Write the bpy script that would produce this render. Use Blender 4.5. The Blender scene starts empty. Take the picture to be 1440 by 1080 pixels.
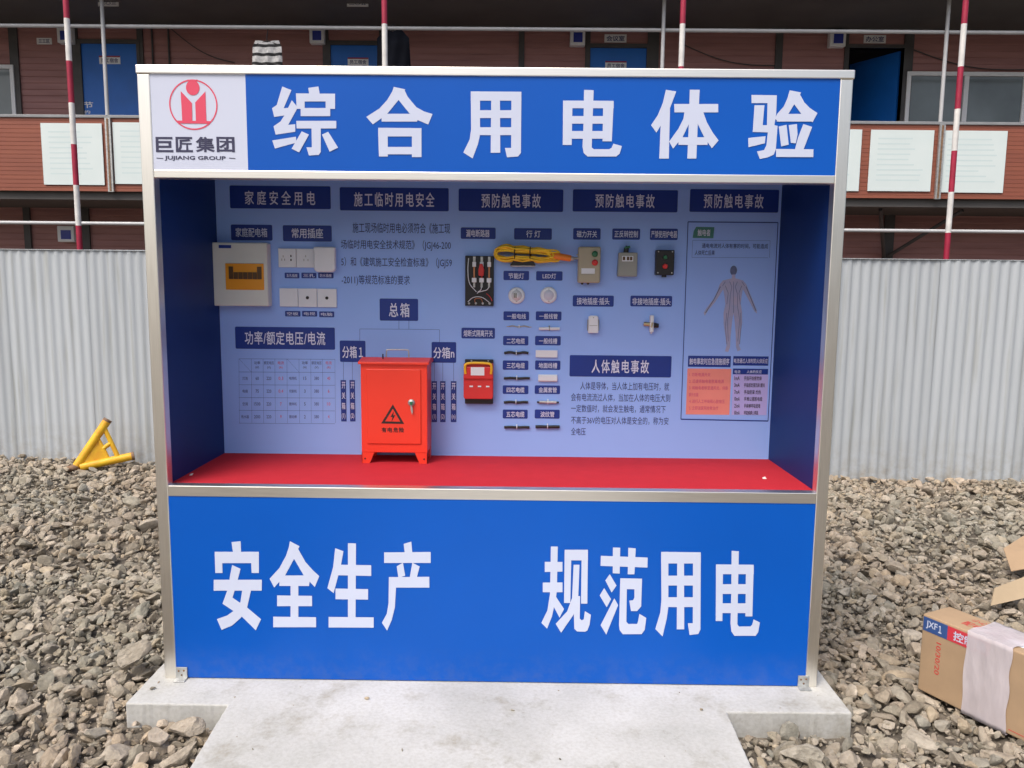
import bpy, bmesh, math, random
import numpy as np
from mathutils import Vector, Matrix
R = math.radians
random.seed(7)
sc = bpy.context.scene
col = sc.collection

# ------------------------------------------------------------------ camera, sky, sun, exposure
F, PITCH, YAW, ROLL = 1100.26, 0.1220, -0.0081, 0.0098
CAM = Vector((0.1088, -3.1774, 1.6831))
_cp, _sp, _cy, _sy = math.cos(PITCH), math.sin(PITCH), math.cos(YAW), math.sin(YAW)
FWD = Vector((_sy*_cp, _cy*_cp, -_sp))
_r = Vector((_cy, -_sy, 0)); _u = _r.cross(FWD)
RGT = math.cos(ROLL)*_r + math.sin(ROLL)*_u
UPV = -math.sin(ROLL)*_r + math.cos(ROLL)*_u
cam = bpy.data.cameras.new('camera'); cam.sensor_width = 36; cam.lens = F/1440*36
cam.clip_start = 0.05; cam.clip_end = 300
co = bpy.data.objects.new('camera', cam); col.objects.link(co)
co.matrix_world = Matrix(((RGT.x, UPV.x, -FWD.x, CAM.x), (RGT.y, UPV.y, -FWD.y, CAM.y), (RGT.z, UPV.z, -FWD.z, CAM.z), (0, 0, 0, 1)))
sc.camera = co

SUN_DIR = Vector((-0.36, -0.54, 1.0)).normalized()
w = bpy.data.worlds.new('World'); sc.world = w; w.use_nodes = True
sky = w.node_tree.nodes.new('ShaderNodeTexSky'); sky.sky_type = 'NISHITA'; sky.sun_disc = False
sky.sun_elevation = math.asin(SUN_DIR.z); sky.sun_rotation = math.atan2(SUN_DIR.x, SUN_DIR.y)
sky.air_density = 1.0; sky.dust_density = 6.0; sky.ozone_density = 1.0
bg = w.node_tree.nodes['Background']; bg.inputs['Strength'].default_value = 0.14
w.node_tree.links.new(sky.outputs[0], bg.inputs['Color'])
sun = bpy.data.lights.new('sun', 'SUN'); sun.energy = 1.5; sun.angle = R(30); sun.color = (1.0, 0.98, 0.95)
so = bpy.data.objects.new('sun', sun); col.objects.link(so)
so.rotation_euler = SUN_DIR.to_track_quat('Z', 'Y').to_euler()
sc.view_settings.view_transform = 'Standard'; sc.view_settings.look = 'None'
sc.view_settings.exposure = 0.42; sc.view_settings.gamma = 1
sc.render.engine = 'CYCLES'
sc.cycles.max_bounces = 8

# ------------------------------------------------------------------ measuring helpers (photo pixel -> point on a real plane)
def ray(x, y): return FWD*F + RGT*(x-720) - UPV*(y-540)
def onY(x, y, Y):
    d = ray(x, y); return CAM + d*((Y-CAM.y)/d.y)
def onZ(x, y, Z):
    d = ray(x, y); return CAM + d*((Z-CAM.z)/d.z)
def rect(x0, y0, x1, y1, Y):
    xm, ym = (x0+x1)/2, (y0+y1)/2
    return (onY(x0, ym, Y).x, onY(x1, ym, Y).x, onY(xm, y1, Y).z, onY(xm, y0, Y).z)

# ------------------------------------------------------------------ materials
def s2l(c):
    return tuple((v/12.92 if v <= .04045 else ((v+.055)/1.055)**2.4) for v in c)
def mat(name, c, rough=.6, metal=0., var=.12, nscale=6., bump=0., bscale=60., stretch=(1, 1, 1), c2=None, spec=.5, detail=6, rvar=0.):
    m = bpy.data.materials.new(name); m.use_nodes = True
    nt = m.node_tree; b = nt.nodes['Principled BSDF']
    b.inputs['Base Color'].default_value = (*c, 1); b.inputs['Roughness'].default_value = rough
    b.inputs['Metallic'].default_value = metal; b.inputs['Specular IOR Level'].default_value = spec
    tc = nt.nodes.new('ShaderNodeTexCoord'); mp = nt.nodes.new('ShaderNodeMapping'); mp.inputs['Scale'].default_value = stretch
    nt.links.new(tc.outputs['Object'], mp.inputs['Vector'])
    if var > 0 or c2:
        n = nt.nodes.new('ShaderNodeTexNoise'); n.inputs['Scale'].default_value = nscale; n.inputs['Detail'].default_value = detail
        nt.links.new(mp.outputs[0], n.inputs['Vector'])
        rp = nt.nodes.new('ShaderNodeValToRGB'); rp.color_ramp.elements[0].position = .3; rp.color_ramp.elements[1].position = .7
        a = c2 if c2 else tuple(v*(1-var) for v in c); d = c if c2 else tuple(min(1, v*(1+var)) for v in c)
        rp.color_ramp.elements[0].color = (*a, 1); rp.color_ramp.elements[1].color = (*d, 1)
        nt.links.new(n.outputs['Fac'], rp.inputs[0]); nt.links.new(rp.outputs[0], b.inputs['Base Color'])
        if rvar:
            mr = nt.nodes.new('ShaderNodeMapRange'); mr.inputs['To Min'].default_value = rough-rvar; mr.inputs['To Max'].default_value = rough+rvar
            nt.links.new(n.outputs['Fac'], mr.inputs['Value']); nt.links.new(mr.outputs[0], b.inputs['Roughness'])
    if bump > 0:
        n2 = nt.nodes.new('ShaderNodeTexNoise'); n2.inputs['Scale'].default_value = bscale; n2.inputs['Detail'].default_value = 5
        nt.links.new(mp.outputs[0], n2.inputs['Vector'])
        bp = nt.nodes.new('ShaderNodeBump'); bp.inputs['Strength'].default_value = bump; bp.inputs['Distance'].default_value = .01
        nt.links.new(n2.outputs['Fac'], bp.inputs['Height']); nt.links.new(bp.outputs[0], b.inputs['Normal'])
    return m

M = {}
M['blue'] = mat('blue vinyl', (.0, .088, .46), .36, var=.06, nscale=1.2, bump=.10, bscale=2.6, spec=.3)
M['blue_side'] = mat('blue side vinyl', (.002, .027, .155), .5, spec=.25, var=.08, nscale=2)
M['white_vinyl'] = mat('white vinyl', (.58, .62, .75), .45, spec=.3, var=.03, nscale=2)
M['letter'] = mat('white lettering', (.56, .61, .76), .5, var=.02, spec=.3)
M['lav'] = mat('pale lavender print', (.31, .495, .98), .5, spec=.25, var=.05, nscale=1.3, bump=.015, bscale=6)
M['navy'] = mat('navy print', (.006, .034, .26), .5, var=.08, nscale=8)
M['navy_line'] = mat('navy print line', (.05, .08, .33), .6, var=0)
M['print_w'] = mat('pale print lettering', (.70, .74, .90), .55, var=0)
M['ink'] = mat('dark blue ink', (.02, .03, .17), .6, var=0)
M['grey_ink'] = mat('grey ink', (.09, .10, .27), .6, var=0)
M['red_ink'] = mat('red ink', (.62, .12, .22), .6, var=0)
M['steel'] = mat('brushed stainless', (.90, .87, .80), .33, 1., var=.04, nscale=10, stretch=(30, 30, .6), bump=.015, bscale=30, rvar=.08)
M['steel_h'] = mat('brushed stainless lying', (.90, .87, .80), .35, 1., var=.04, nscale=10, stretch=(.6, 30, 30), bump=.015, bscale=30, rvar=.08)
M['galv'] = mat('galvanised steel', (.50, .51, .50), .45, .7, var=.25, nscale=40, bump=.05)
M['red_cloth'] = mat('red carpet', (.46, .020, .032), .9, var=.04, nscale=14, bump=.25, bscale=300, spec=.2)
M['cab_red'] = mat('orange red enamel', (.78, .045, .022), .38, var=.05, nscale=3, bump=.02, bscale=40)
M['black'] = mat('black plastic', (.012, .012, .014), .45, var=.1)
M['blackprint'] = mat('black print', (.02, .012, .012), .6, var=0)
M['brass'] = mat('brass', (.60, .50, .28), .35, .9, var=.1)
M['green'] = mat('green plastic', (.02, .16, .07), .4, var=.1)
M['redp'] = mat('red plastic', (.62, .03, .03), .38, var=.06)
M['white_p'] = mat('white plastic', (.74, .79, .84), .38, var=.03)
M['cream'] = mat('cream enamel', (.66, .69, .64), .42, var=.04)
M['amber'] = mat('amber cover', (.80, .33, .025), .25, var=.06)
M['amber_d'] = mat('dark breaker', (.10, .05, .015), .4, var=.2)
M['beige'] = mat('beige plastic', (.40, .37, .27), .45, var=.06)
M['grey_p'] = mat('grey enamel', (.30, .32, .29), .45, var=.06)
M['yellow_c'] = mat('yellow cable', (.95, .60, .03), .42, var=.1, nscale=30)
M['orange'] = mat('orange rubber', (.80, .22, .02), .45, var=.06)
M['yellow_p'] = mat('yellow plastic', (.85, .50, .02), .4, var=.05)
M['copper'] = mat('copper', (.50, .22, .12), .35, .9, var=.15)
M['glassy'] = mat('clear lamp glass', (.70, .72, .74), .12, var=.05)
M['emblem'] = mat('red emblem', (.68, .06, .12), .5, var=.02)
M['logo_ink'] = mat('logo navy ink', (.035, .035, .085), .5, var=0)
M['orange_print'] = mat('orange print', (.80, .27, .22), .55, var=.06)
M['pink_print'] = mat('pink print', (.45, .42, .80), .55, var=.05)
M['skin_print'] = mat('figure print', (.32, .37, .58), .6, c2=(.43, .40, .55), nscale=25)
M['fig_dark'] = mat('figure dark print', (.11, .14, .26), .6, var=.2, nscale=40)
M['green_print'] = mat('green print', (.05, .20, .17), .55, var=.1)
M['yellow_paint'] = mat('yellow paint', (.82, .52, .02), .45, c2=(.70, .33, .02), nscale=9, bump=.1, bscale=50)
M['rust'] = mat('rusty steel', (.20, .12, .07), .75, var=.4, nscale=30, bump=.2)
M['card'] = mat('cardboard', (.40, .275, .165), .82, var=.08, nscale=7, bump=.06, bscale=90)
M['card_in'] = mat('cardboard inside', (.47, .36, .23), .85, var=.08, nscale=7, bump=.06, bscale=90)
M['tape'] = mat('wrinkled clear tape', (.62, .57, .60), .18, var=.12, nscale=9, bump=.7, bscale=24, stretch=(1, 1, .35))
M['tape'].node_tree.nodes['Principled BSDF'].inputs['Alpha'].default_value = .78
M['lbl_blue'] = mat('label blue', (.035, .085, .26), .5, var=.06)
M['lbl_red'] = mat('label red', (.60, .04, .06), .5, var=.06)
M['card_ink'] = mat('red box print', (.58, .05, .045), .7, var=.1)
M['pole_red'] = mat('red pole paint', (.33, .014, .045), .45, var=.15, nscale=12)
M['pole_white'] = mat('white pole paint', (.68, .67, .64), .5, var=.12, nscale=12)
M['door_blue'] = mat('blue door paint', (.006, .15, .60), .45, var=.08, nscale=3)
M['col_dark'] = mat('dark steel column', (.075, .07, .07), .55, var=.2, nscale=5)
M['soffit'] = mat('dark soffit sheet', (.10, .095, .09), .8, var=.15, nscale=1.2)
M['bounce'] = mat('grey deck sheet', (.42, .42, .41), .8, var=.15, nscale=3)  # pale grey so the added balcony sheet throws light back
M['handrail'] = mat('grey handrail', (.26, .27, .28), .5, var=.1)
M['pipe'] = mat('grey pipe', (.50, .51, .52), .45, var=.08)
M['win_white'] = mat('white window frame', (.88, .90, .92), .45, var=.04)
M['pane'] = mat('window glass', (.17, .205, .215), .10, var=.3, nscale=.9, spec=.6)
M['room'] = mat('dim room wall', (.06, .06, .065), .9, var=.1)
M['notice'] = mat('pale notice sheet', (.69, .77, .76), .5, var=.05, nscale=2.2, c2=(.64, .73, .72))
M['notice_ink'] = mat('faded notice print', (.58, .69, .69), .6, var=0)
M['sign_w'] = mat('white door sign', (.85, .85, .86), .5, var=.05)
M['screen'] = mat('blue panel', (.03, .05, .36), .3, var=.1)
M['shirt'] = mat('grey white knit', (.50, .50, .50), .9, var=.28, nscale=22, bump=.3, bscale=80)
M['shirt_b'] = mat('black stripe knit', (.02, .02, .022), .9, var=.1)
M['jacket'] = mat('black jacket cloth', (.005, .006, .010), .95, var=.3, nscale=6, bump=.3, bscale=14, spec=.1)
M['paper'] = mat('white scrap', (.7, .66, .62), .7, var=.05)

def foot_dirt(m, z0, z1, c, scale=9., most=.75):
    nt = m.node_tree; b = nt.nodes['Principled BSDF']; lk = b.inputs['Base Color'].links
    tc = nt.nodes.new('ShaderNodeTexCoord'); sp = nt.nodes.new('ShaderNodeSeparateXYZ'); nt.links.new(tc.outputs['Object'], sp.inputs[0])
    mr = nt.nodes.new('ShaderNodeMapRange'); mr.inputs['From Min'].default_value = z0; mr.inputs['From Max'].default_value = z1; mr.inputs['To Min'].default_value = most; mr.inputs['To Max'].default_value = 0
    nt.links.new(sp.outputs[2], mr.inputs['Value'])
    n = nt.nodes.new('ShaderNodeTexNoise'); n.inputs['Scale'].default_value = scale; n.inputs['Detail'].default_value = 9; n.inputs['Roughness'].default_value = .7; nt.links.new(tc.outputs['Object'], n.inputs['Vector'])
    r = nt.nodes.new('ShaderNodeValToRGB'); r.color_ramp.elements[0].position = .42; r.color_ramp.elements[1].position = .68; nt.links.new(n.outputs['Fac'], r.inputs[0])
    mu = nt.nodes.new('ShaderNodeMath'); mu.operation = 'MULTIPLY'; nt.links.new(mr.outputs[0], mu.inputs[0]); nt.links.new(r.outputs[0], mu.inputs[1])
    x = nt.nodes.new('ShaderNodeMix'); x.data_type = 'RGBA'; nt.links.new(mu.outputs[0], x.inputs[0]); nt.links.new(lk[0].from_socket, x.inputs[6]); x.inputs[7].default_value = (*c, 1)
    nt.links.new(x.outputs[2], b.inputs['Base Color'])
def panel_mat(name, c, c2, zscale, rough=.55, depth=.012):
    """long horizontal boards: fine dark joint lines, faded streaks"""
    m = mat(name, c, rough, var=.2, nscale=2.2, c2=c2, stretch=(.5, 1, 5.))
    nt = m.node_tree; b = nt.nodes['Principled BSDF']
    src = b.inputs['Base Color'].links[0].from_socket
    tc = nt.nodes.new('ShaderNodeTexCoord'); wv = nt.nodes.new('ShaderNodeTexWave')
    wv.wave_type = 'BANDS'; wv.bands_direction = 'Z'; wv.wave_profile = 'SAW'; wv.inputs['Scale'].default_value = zscale
    wv.inputs['Distortion'].default_value = 0
    nt.links.new(tc.outputs['Object'], wv.inputs['Vector'])
    rp = nt.nodes.new('ShaderNodeValToRGB'); rp.color_ramp.elements[0].position = .0; rp.color_ramp.elements[1].position = .16
    rp.color_ramp.elements[0].color = (0, 0, 0, 1)
    nt.links.new(wv.outputs['Fac'], rp.inputs[0])
    bp = nt.nodes.new('ShaderNodeBump'); bp.inputs['Strength'].default_value = .8; bp.inputs['Distance'].default_value = depth
    nt.links.new(rp.outputs[0], bp.inputs['Height']); nt.links.new(bp.outputs[0], b.inputs['Normal'])
    return m
M['wall'] = panel_mat('red brown wall boards', (.43, .21, .195), (.32, .15, .14), 3.3)
M['parapet'] = panel_mat('orange brown boards', (.29, .090, .052), (.235, .072, .045), 5.5, depth=.004)

def fence_mat():
    m = mat('grey white fence sheet', (.455, .49, .515), .6, spec=.25, var=.06, nscale=1.6, stretch=(3, 3, .35), c2=(.415, .45, .475))
    nt = m.node_tree; b = nt.nodes['Principled BSDF']; src = b.inputs['Base Color'].links[0].from_socket     # each sheet weathered a little differently, faint run marks
    oi = nt.nodes.new('ShaderNodeObjectInfo'); mr = nt.nodes.new('ShaderNodeMapRange'); mr.inputs['To Min'].default_value = .93; mr.inputs['To Max'].default_value = 1.06; nt.links.new(oi.outputs['Random'], mr.inputs['Value'])
    tc = nt.nodes.new('ShaderNodeTexCoord'); mp = nt.nodes.new('ShaderNodeMapping'); mp.inputs['Scale'].default_value = (14, 14, .7); nt.links.new(tc.outputs['Object'], mp.inputs['Vector'])
    ad = nt.nodes.new('ShaderNodeVectorMath'); ad.operation = 'ADD'; cb = nt.nodes.new('ShaderNodeCombineXYZ'); nt.links.new(oi.outputs['Random'], cb.inputs[2]); sc_ = nt.nodes.new('ShaderNodeVectorMath'); sc_.operation = 'SCALE'; sc_.inputs['Scale'].default_value = 40; nt.links.new(cb.outputs[0], sc_.inputs[0])
    nt.links.new(mp.outputs[0], ad.inputs[0]); nt.links.new(sc_.outputs[0], ad.inputs[1])
    n = nt.nodes.new('ShaderNodeTexNoise'); n.inputs['Scale'].default_value = 1.2; n.inputs['Detail'].default_value = 8; nt.links.new(ad.outputs[0], n.inputs['Vector'])
    r = nt.nodes.new('ShaderNodeValToRGB'); r.color_ramp.elements[0].position = .30; r.color_ramp.elements[1].position = .48; r.color_ramp.elements[0].color = (.84, .82, .77, 1); nt.links.new(n.outputs['Fac'], r.inputs[0])
    cm = nt.nodes.new('ShaderNodeVectorMath'); cm.operation = 'SCALE'; nt.links.new(r.outputs[0], cm.inputs[0]); nt.links.new(mr.outputs[0], cm.inputs['Scale'])
    x = nt.nodes.new('ShaderNodeMix'); x.data_type = 'RGBA'; x.blend_type = 'MULTIPLY'; x.inputs[0].default_value = 1; nt.links.new(src, x.inputs[6]); nt.links.new(cm.outputs[0], x.inputs[7]); nt.links.new(x.outputs[2], b.inputs['Base Color'])
    return m
M['fence'] = fence_mat(); foot_dirt(M['fence'], .0, .45, (.27, .24, .19), 7.)
foot_dirt(M['blue'], .0, .16, (.14, .16, .26), 16., .22)

def concrete_mat():
    m = bpy.data.materials.new('poured concrete'); m.use_nodes = True
    nt = m.node_tree; b = nt.nodes['Principled BSDF']; b.inputs['Roughness'].default_value = .85
    tc = nt.nodes.new('ShaderNodeTexCoord')
    def noise(s, d, r=.55):
        n = nt.nodes.new('ShaderNodeTexNoise'); n.inputs['Scale'].default_value = s; n.inputs['Detail'].default_value = d; n.inputs['Roughness'].default_value = r
        nt.links.new(tc.outputs['Object'], n.inputs['Vector']); return n
    def ramp(n, p0, p1, c0, c1):
        r = nt.nodes.new('ShaderNodeValToRGB'); r.color_ramp.elements[0].position = p0; r.color_ramp.elements[1].position = p1
        r.color_ramp.elements[0].color = (*c0, 1); r.color_ramp.elements[1].color = (*c1, 1); nt.links.new(n.outputs['Fac'], r.inputs[0]); return r
    def mul(a, bb, f=1.):
        x = nt.nodes.new('ShaderNodeMix'); x.data_type = 'RGBA'; x.blend_type = 'MULTIPLY'; x.inputs[0].default_value = f
        nt.links.new(a, x.inputs[6]); nt.links.new(bb, x.inputs[7]); return x.outputs[2]
    base = ramp(noise(2.3, 8), .32, .66, (.42, .42, .395), (.55, .55, .53))
    stain = ramp(noise(3.6, 10, .72), .33, .47, (.66, .62, .54), (1, 1, 1))
    fine = ramp(noise(70, 4), .25, .6, (.86, .85, .83), (1, 1, 1))
    dark = ramp(noise(9, 10, .78), .30, .40, (.60, .58, .52), (1, 1, 1))
    o = mul(mul(mul(base.outputs[0], stain.outputs[0], .8), dark.outputs[0], .7), fine.outputs[0])
    nt.links.new(o, b.inputs['Base Color'])
    bp = nt.nodes.new('ShaderNodeBump'); bp.inputs['Strength'].default_value = .25; bp.inputs['Distance'].default_value = .01
    n = noise(45, 8, .65); nt.links.new(n.outputs['Fac'], bp.inputs['Height']); nt.links.new(bp.outputs[0], b.inputs['Normal'])
    return m
M['concrete'] = concrete_mat()

def stone_mat(name, tones):
    m = bpy.data.materials.new(name); m.use_nodes = True
    nt = m.node_tree; b = nt.nodes['Principled BSDF']; b.inputs['Roughness'].default_value = .92; b.inputs['Specular IOR Level'].default_value = .25
    g = nt.nodes.new('ShaderNodeNewGeometry')
    r = nt.nodes.new('ShaderNodeValToRGB'); cr = r.color_ramp
    cr.elements[0].position = 0; cr.elements[0].color = (*tones[0], 1); cr.elements[1].position = 1; cr.elements[1].color = (*tones[-1], 1)
    for i, t in enumerate(tones[1:-1]):
        e = cr.elements.new((i+1)/(len(tones)-1)); e.color = (*t, 1)
    nt.links.new(g.outputs['Random Per Island'], r.inputs[0])
    tc = nt.nodes.new('ShaderNodeTexCoord')
    n = nt.nodes.new('ShaderNodeTexNoise'); n.inputs['Scale'].default_value = 28; n.inputs['Detail'].default_value = 8; n.inputs['Roughness'].default_value = .65
    nt.links.new(tc.outputs['Object'], n.inputs['Vector'])
    r2 = nt.nodes.new('ShaderNodeValToRGB'); r2.color_ramp.elements[0].position = .3; r2.color_ramp.elements[1].position = .68
    r2.color_ramp.elements[0].color = (.62, .60, .56, 1); r2.color_ramp.elements[1].color = (1.12, 1.1, 1.06, 1)
    nt.links.new(n.outputs['Fac'], r2.inputs[0])
    x = nt.nodes.new('ShaderNodeMix'); x.data_type = 'RGBA'; x.blend_type = 'MULTIPLY'; x.inputs[0].default_value = 1
    nt.links.new(r.outputs[0], x.inputs[6]); nt.links.new(r2.outputs[0], x.inputs[7])
    n4 = nt.nodes.new('ShaderNodeTexNoise'); n4.inputs['Scale'].default_value = .55; n4.inputs['Detail'].default_value = 4; nt.links.new(g.outputs['Position'], n4.inputs['Vector'])
    r4 = nt.nodes.new('ShaderNodeValToRGB'); r4.color_ramp.elements[0].position = .38; r4.color_ramp.elements[1].position = .62; r4.color_ramp.elements[0].color = (1.10, 1.03, 1.02, 1); r4.color_ramp.elements[1].color = (.99, 1.01, 1.04, 1); nt.links.new(n4.outputs['Fac'], r4.inputs[0])
    x2 = nt.nodes.new('ShaderNodeMix'); x2.data_type = 'RGBA'; x2.blend_type = 'MULTIPLY'; x2.inputs[0].default_value = 1; nt.links.new(x.outputs[2], x2.inputs[6]); nt.links.new(r4.outputs[0], x2.inputs[7]); nt.links.new(x2.outputs[2], b.inputs['Base Color'])
    n3 = nt.nodes.new('ShaderNodeTexNoise'); n3.inputs['Scale'].default_value = 55; n3.inputs['Detail'].default_value = 8; n3.inputs['Roughness'].default_value = .7
    nt.links.new(tc.outputs['Object'], n3.inputs['Vector'])
    bp = nt.nodes.new('ShaderNodeBump'); bp.inputs['Strength'].default_value = .55; bp.inputs['Distance'].default_value = .02
    nt.links.new(n3.outputs['Fac'], bp.inputs['Height']); nt.links.new(bp.outputs[0], b.inputs['Normal'])
    return m
TONES = [(0.324, 0.284, 0.222), (0.414, 0.369, 0.3), (0.348, 0.321, 0.258), (0.21, 0.194, 0.156), (0.444, 0.381, 0.282), (0.3, 0.29, 0.24), (0.372, 0.333, 0.27), (0.492, 0.448, 0.372), (0.27, 0.266, 0.228)]
M['stone'] = stone_mat('crushed stone', TONES)
M['dirt'] = mat('stony dirt', (.20, .175, .14), .95, c2=(.085, .072, .058), nscale=22, bump=1., bscale=45, spec=.2)

# ------------------------------------------------------------------ mesh builder
class MB:
    def __init__(s): s.v = []; s.f = []; s.m = []; s.sm = []; s.mats = []
    def mi(s, m):
        m = M[m] if isinstance(m, str) else m
        if m not in s.mats: s.mats.append(m)
        return s.mats.index(m)
    def add(s, vs, fs, m, smooth=False):
        o = len(s.v); k = s.mi(m); s.v += [tuple(v) for v in vs]
        for f in fs: s.f.append([i+o for i in f]); s.m.append(k); s.sm.append(smooth)
        return s
    def box(s, x0, x1, y0, y1, z0, z1, m):
        return s.add([(x0,y0,z0),(x1,y0,z0),(x1,y1,z0),(x0,y1,z0),(x0,y0,z1),(x1,y0,z1),(x1,y1,z1),(x0,y1,z1)],
              [(0,3,2,1),(4,5,6,7),(0,1,5,4),(1,2,6,5),(2,3,7,6),(3,0,4,7)], m)
    def prism(s, pts, y0, y1, m, axis='y'):
        n = len(pts)
        a = sum(pts[i][0]*pts[(i+1)%n][1]-pts[(i+1)%n][0]*pts[i][1] for i in range(n))
        if a < 0: pts = pts[::-1]
        if axis == 'y': lo = [(p[0], y0, p[1]) for p in pts]; hi = [(p[0], y1, p[1]) for p in pts]
        else: lo = [(p[0], p[1], y1) for p in pts]; hi = [(p[0], p[1], y0) for p in pts]
        fs = [tuple(range(n)), tuple(range(2*n-1, n-1, -1))] + [((i+1)%n, i, n+i, n+(i+1)%n) for i in range(n)]
        return s.add(lo+hi, fs, m)
    def flat(s, pts, y, m):            # printed shape facing -Y
        n = len(pts); a = sum(pts[i][0]*pts[(i+1)%n][1]-pts[(i+1)%n][0]*pts[i][1] for i in range(n))
        if a < 0: pts = pts[::-1]
        return s.add([(p[0], y, p[1]) for p in pts], [tuple(range(n))], m)
    def line(s, x0, z0, x1, z1, wd, y, m):
        d = Vector((x1-x0, z1-z0)); d.normalize(); n = Vector((-d.y, d.x))*wd/2
        return s.flat([(x0-n.x, z0-n.y), (x1-n.x, z1-n.y), (x1+n.x, z1+n.y), (x0+n.x, z0+n.y)], y, m)
    def disc(s, cx, cz, rx, rz, y0, y1, m, n=28):
        return s.prism([(cx+rx*math.cos(2*math.pi*i/n), cz+rz*math.sin(2*math.pi*i/n)) for i in range(n)], y0, y1, m)
    def tube(s, pts, r, m, n=10, closed=False, smooth=True):
        pts = [Vector(p) for p in pts]; k = len(pts); rs = r if isinstance(r, (list, tuple)) else [r]*k
        vs = []; prev = None
        for i, p in enumerate(pts):
            if closed: t = pts[(i+1) % k]-pts[i-1]
            else: t = pts[min(i+1, k-1)]-pts[max(i-1, 0)]
            t.normalize()
            if prev is None:
                a = Vector((0, 0, 1)) if abs(t.z) < .9 else Vector((1, 0, 0)); u = t.cross(a).normalized()
            else:
                u = (prev - t*prev.dot(t)).normalized()
            prev = u; v = t.cross(u)
            for j in range(n):
                an = 2*math.pi*j/n; vs.append(p+(u*math.cos(an)+v*math.sin(an))*rs[i])
        fs = []
        for i in range(k if closed else k-1):
            a = i*n; b = ((i+1) % k)*n
            for j in range(n): fs.append((a+j, a+(j+1) % n, b+(j+1) % n, b+j))
        s.add(vs, fs, m, smooth)
        if not closed: s.add(vs[:n], [tuple(range(n-1, -1, -1))], m); s.add(vs[-n:], [tuple(range(n))], m)
        return s
    def lathe(s, prof, c, m, n=28, axis='y', smooth=True):   # prof: (radius, depth toward the viewer)
        vs = []; k = len(prof)
        for (r, d) in prof:
            for j in range(n):
                a = 2*math.pi*j/n
                vs.append((c[0]+r*math.cos(a), c[1]-d, c[2]+r*math.sin(a)))
        fs = [(i*n+j, i*n+(j+1) % n, (i+1)*n+(j+1) % n, (i+1)*n+j) for i in range(k-1) for j in range(n)]
        s.add(vs, fs, m, smooth); s.add(vs[-n:], [tuple(range(n))], m); return s
    def text(s, body, r, y, m, bold=.012, spacing=1.0, rot=0, xf=None):
        """lettering filling the rectangle r = (x0, x1, z0, z1) on the plane y; bold in em"""
        vs, fs = glyphs(body, spacing)
        x0, x1, z0, z1 = r
        if rot: vs = [(z, -x) if rot > 0 else (-z, x) for x, z in vs]
        ax = [v[0] for v in vs]; az = [v[1] for v in vs]
        lo, hi, la, ha = min(ax)-bold, max(ax)+bold, min(az)-bold, max(az)+bold
        if body.strip('一- ') == '': la, ha = la-.4, ha+.4
        sx, sz = (x1-x0)/max(hi-lo, 1e-6), (z1-z0)/max(ha-la, 1e-6)
        place = lambda vx, vz, k: (x0+(vx-lo)*sx, y-k, z0+(vz-la)*sz)
        q = [place(v[0], v[1], 0) for v in vs]
        s.add([xf(p) for p in q] if xf else q, fs, m)
        if bold > 0:
            quads = outline(vs, fs, bold)
            for k, qd in enumerate(quads):
                q = [place(px_, pz_, .00003+.000002*k) for px_, pz_ in qd]
                s.add([xf(p) for p in q] if xf else q, [(0, 1, 2, 3)], m)
        return s
    def build(s, name, parent=None, bevel=0, seg=2, local=False, base=True):
        me = bpy.data.meshes.new(name)
        off = Vector((0, 0, 0))
        if parent is not None and not local:
            p = parent
            while p: off += p.location; p = p.parent
        if parent is None and base and not local:
            a = np.array(s.v); off = Vector((float((a[:,0].min()+a[:,0].max())/2), float((a[:,1].min()+a[:,1].max())/2), float(a[:,2].min())))
        me.from_pydata([(v[0]-off.x, v[1]-off.y, v[2]-off.z) for v in s.v], [], s.f)
        for m in s.mats: me.materials.append(m)
        me.polygons.foreach_set('material_index', s.m); me.polygons.foreach_set('use_smooth', s.sm); me.update()
        o = bpy.data.objects.new(name, me); col.objects.link(o)
        if parent is not None: o.parent = parent
        elif not local: o.location = off
        if bevel:
            b = o.modifiers.new('bevel', 'BEVEL'); b.width = bevel; b.segments = seg; b.limit_method = 'ANGLE'; b.angle_limit = R(40)
        return o

_gc = {}
def outline(vs, fs, w_):
    """mitred strips just outside every boundary loop of a filled glyph"""
    nxt = {}; und = set(); dirs = []
    for f in fs:
        p = [vs[i] for i in f]; a = sum(p[i][0]*p[(i+1) % len(p)][1]-p[(i+1) % len(p)][0]*p[i][1] for i in range(len(p)))
        g = list(f) if a > 0 else list(f)[::-1]
        for i in range(len(g)): dirs.append((g[i], g[(i+1) % len(g)]))
    ds = set(dirs); bd = [e for e in ds if (e[1], e[0]) not in ds]; prv = {}
    for a, b in bd: nxt[a] = b; prv[b] = a
    def nrm(a, b):
        dx, dy = vs[b][0]-vs[a][0], vs[b][1]-vs[a][1]; l = math.hypot(dx, dy) or 1e-9; return dy/l, -dx/l
    def off(i):
        n1 = nrm(prv[i], i) if i in prv else None; n2 = nrm(i, nxt[i]) if i in nxt else None
        n1 = n1 or n2; n2 = n2 or n1; mx, my = n1[0]+n2[0], n1[1]+n2[1]; k = 2/max(mx*mx+my*my, .9)
        return vs[i][0]+mx*k*w_, vs[i][1]+my*k*w_
    out = []
    for a, b in bd: out.append((vs[a], off(a), off(b), vs[b]))
    return out
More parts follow.
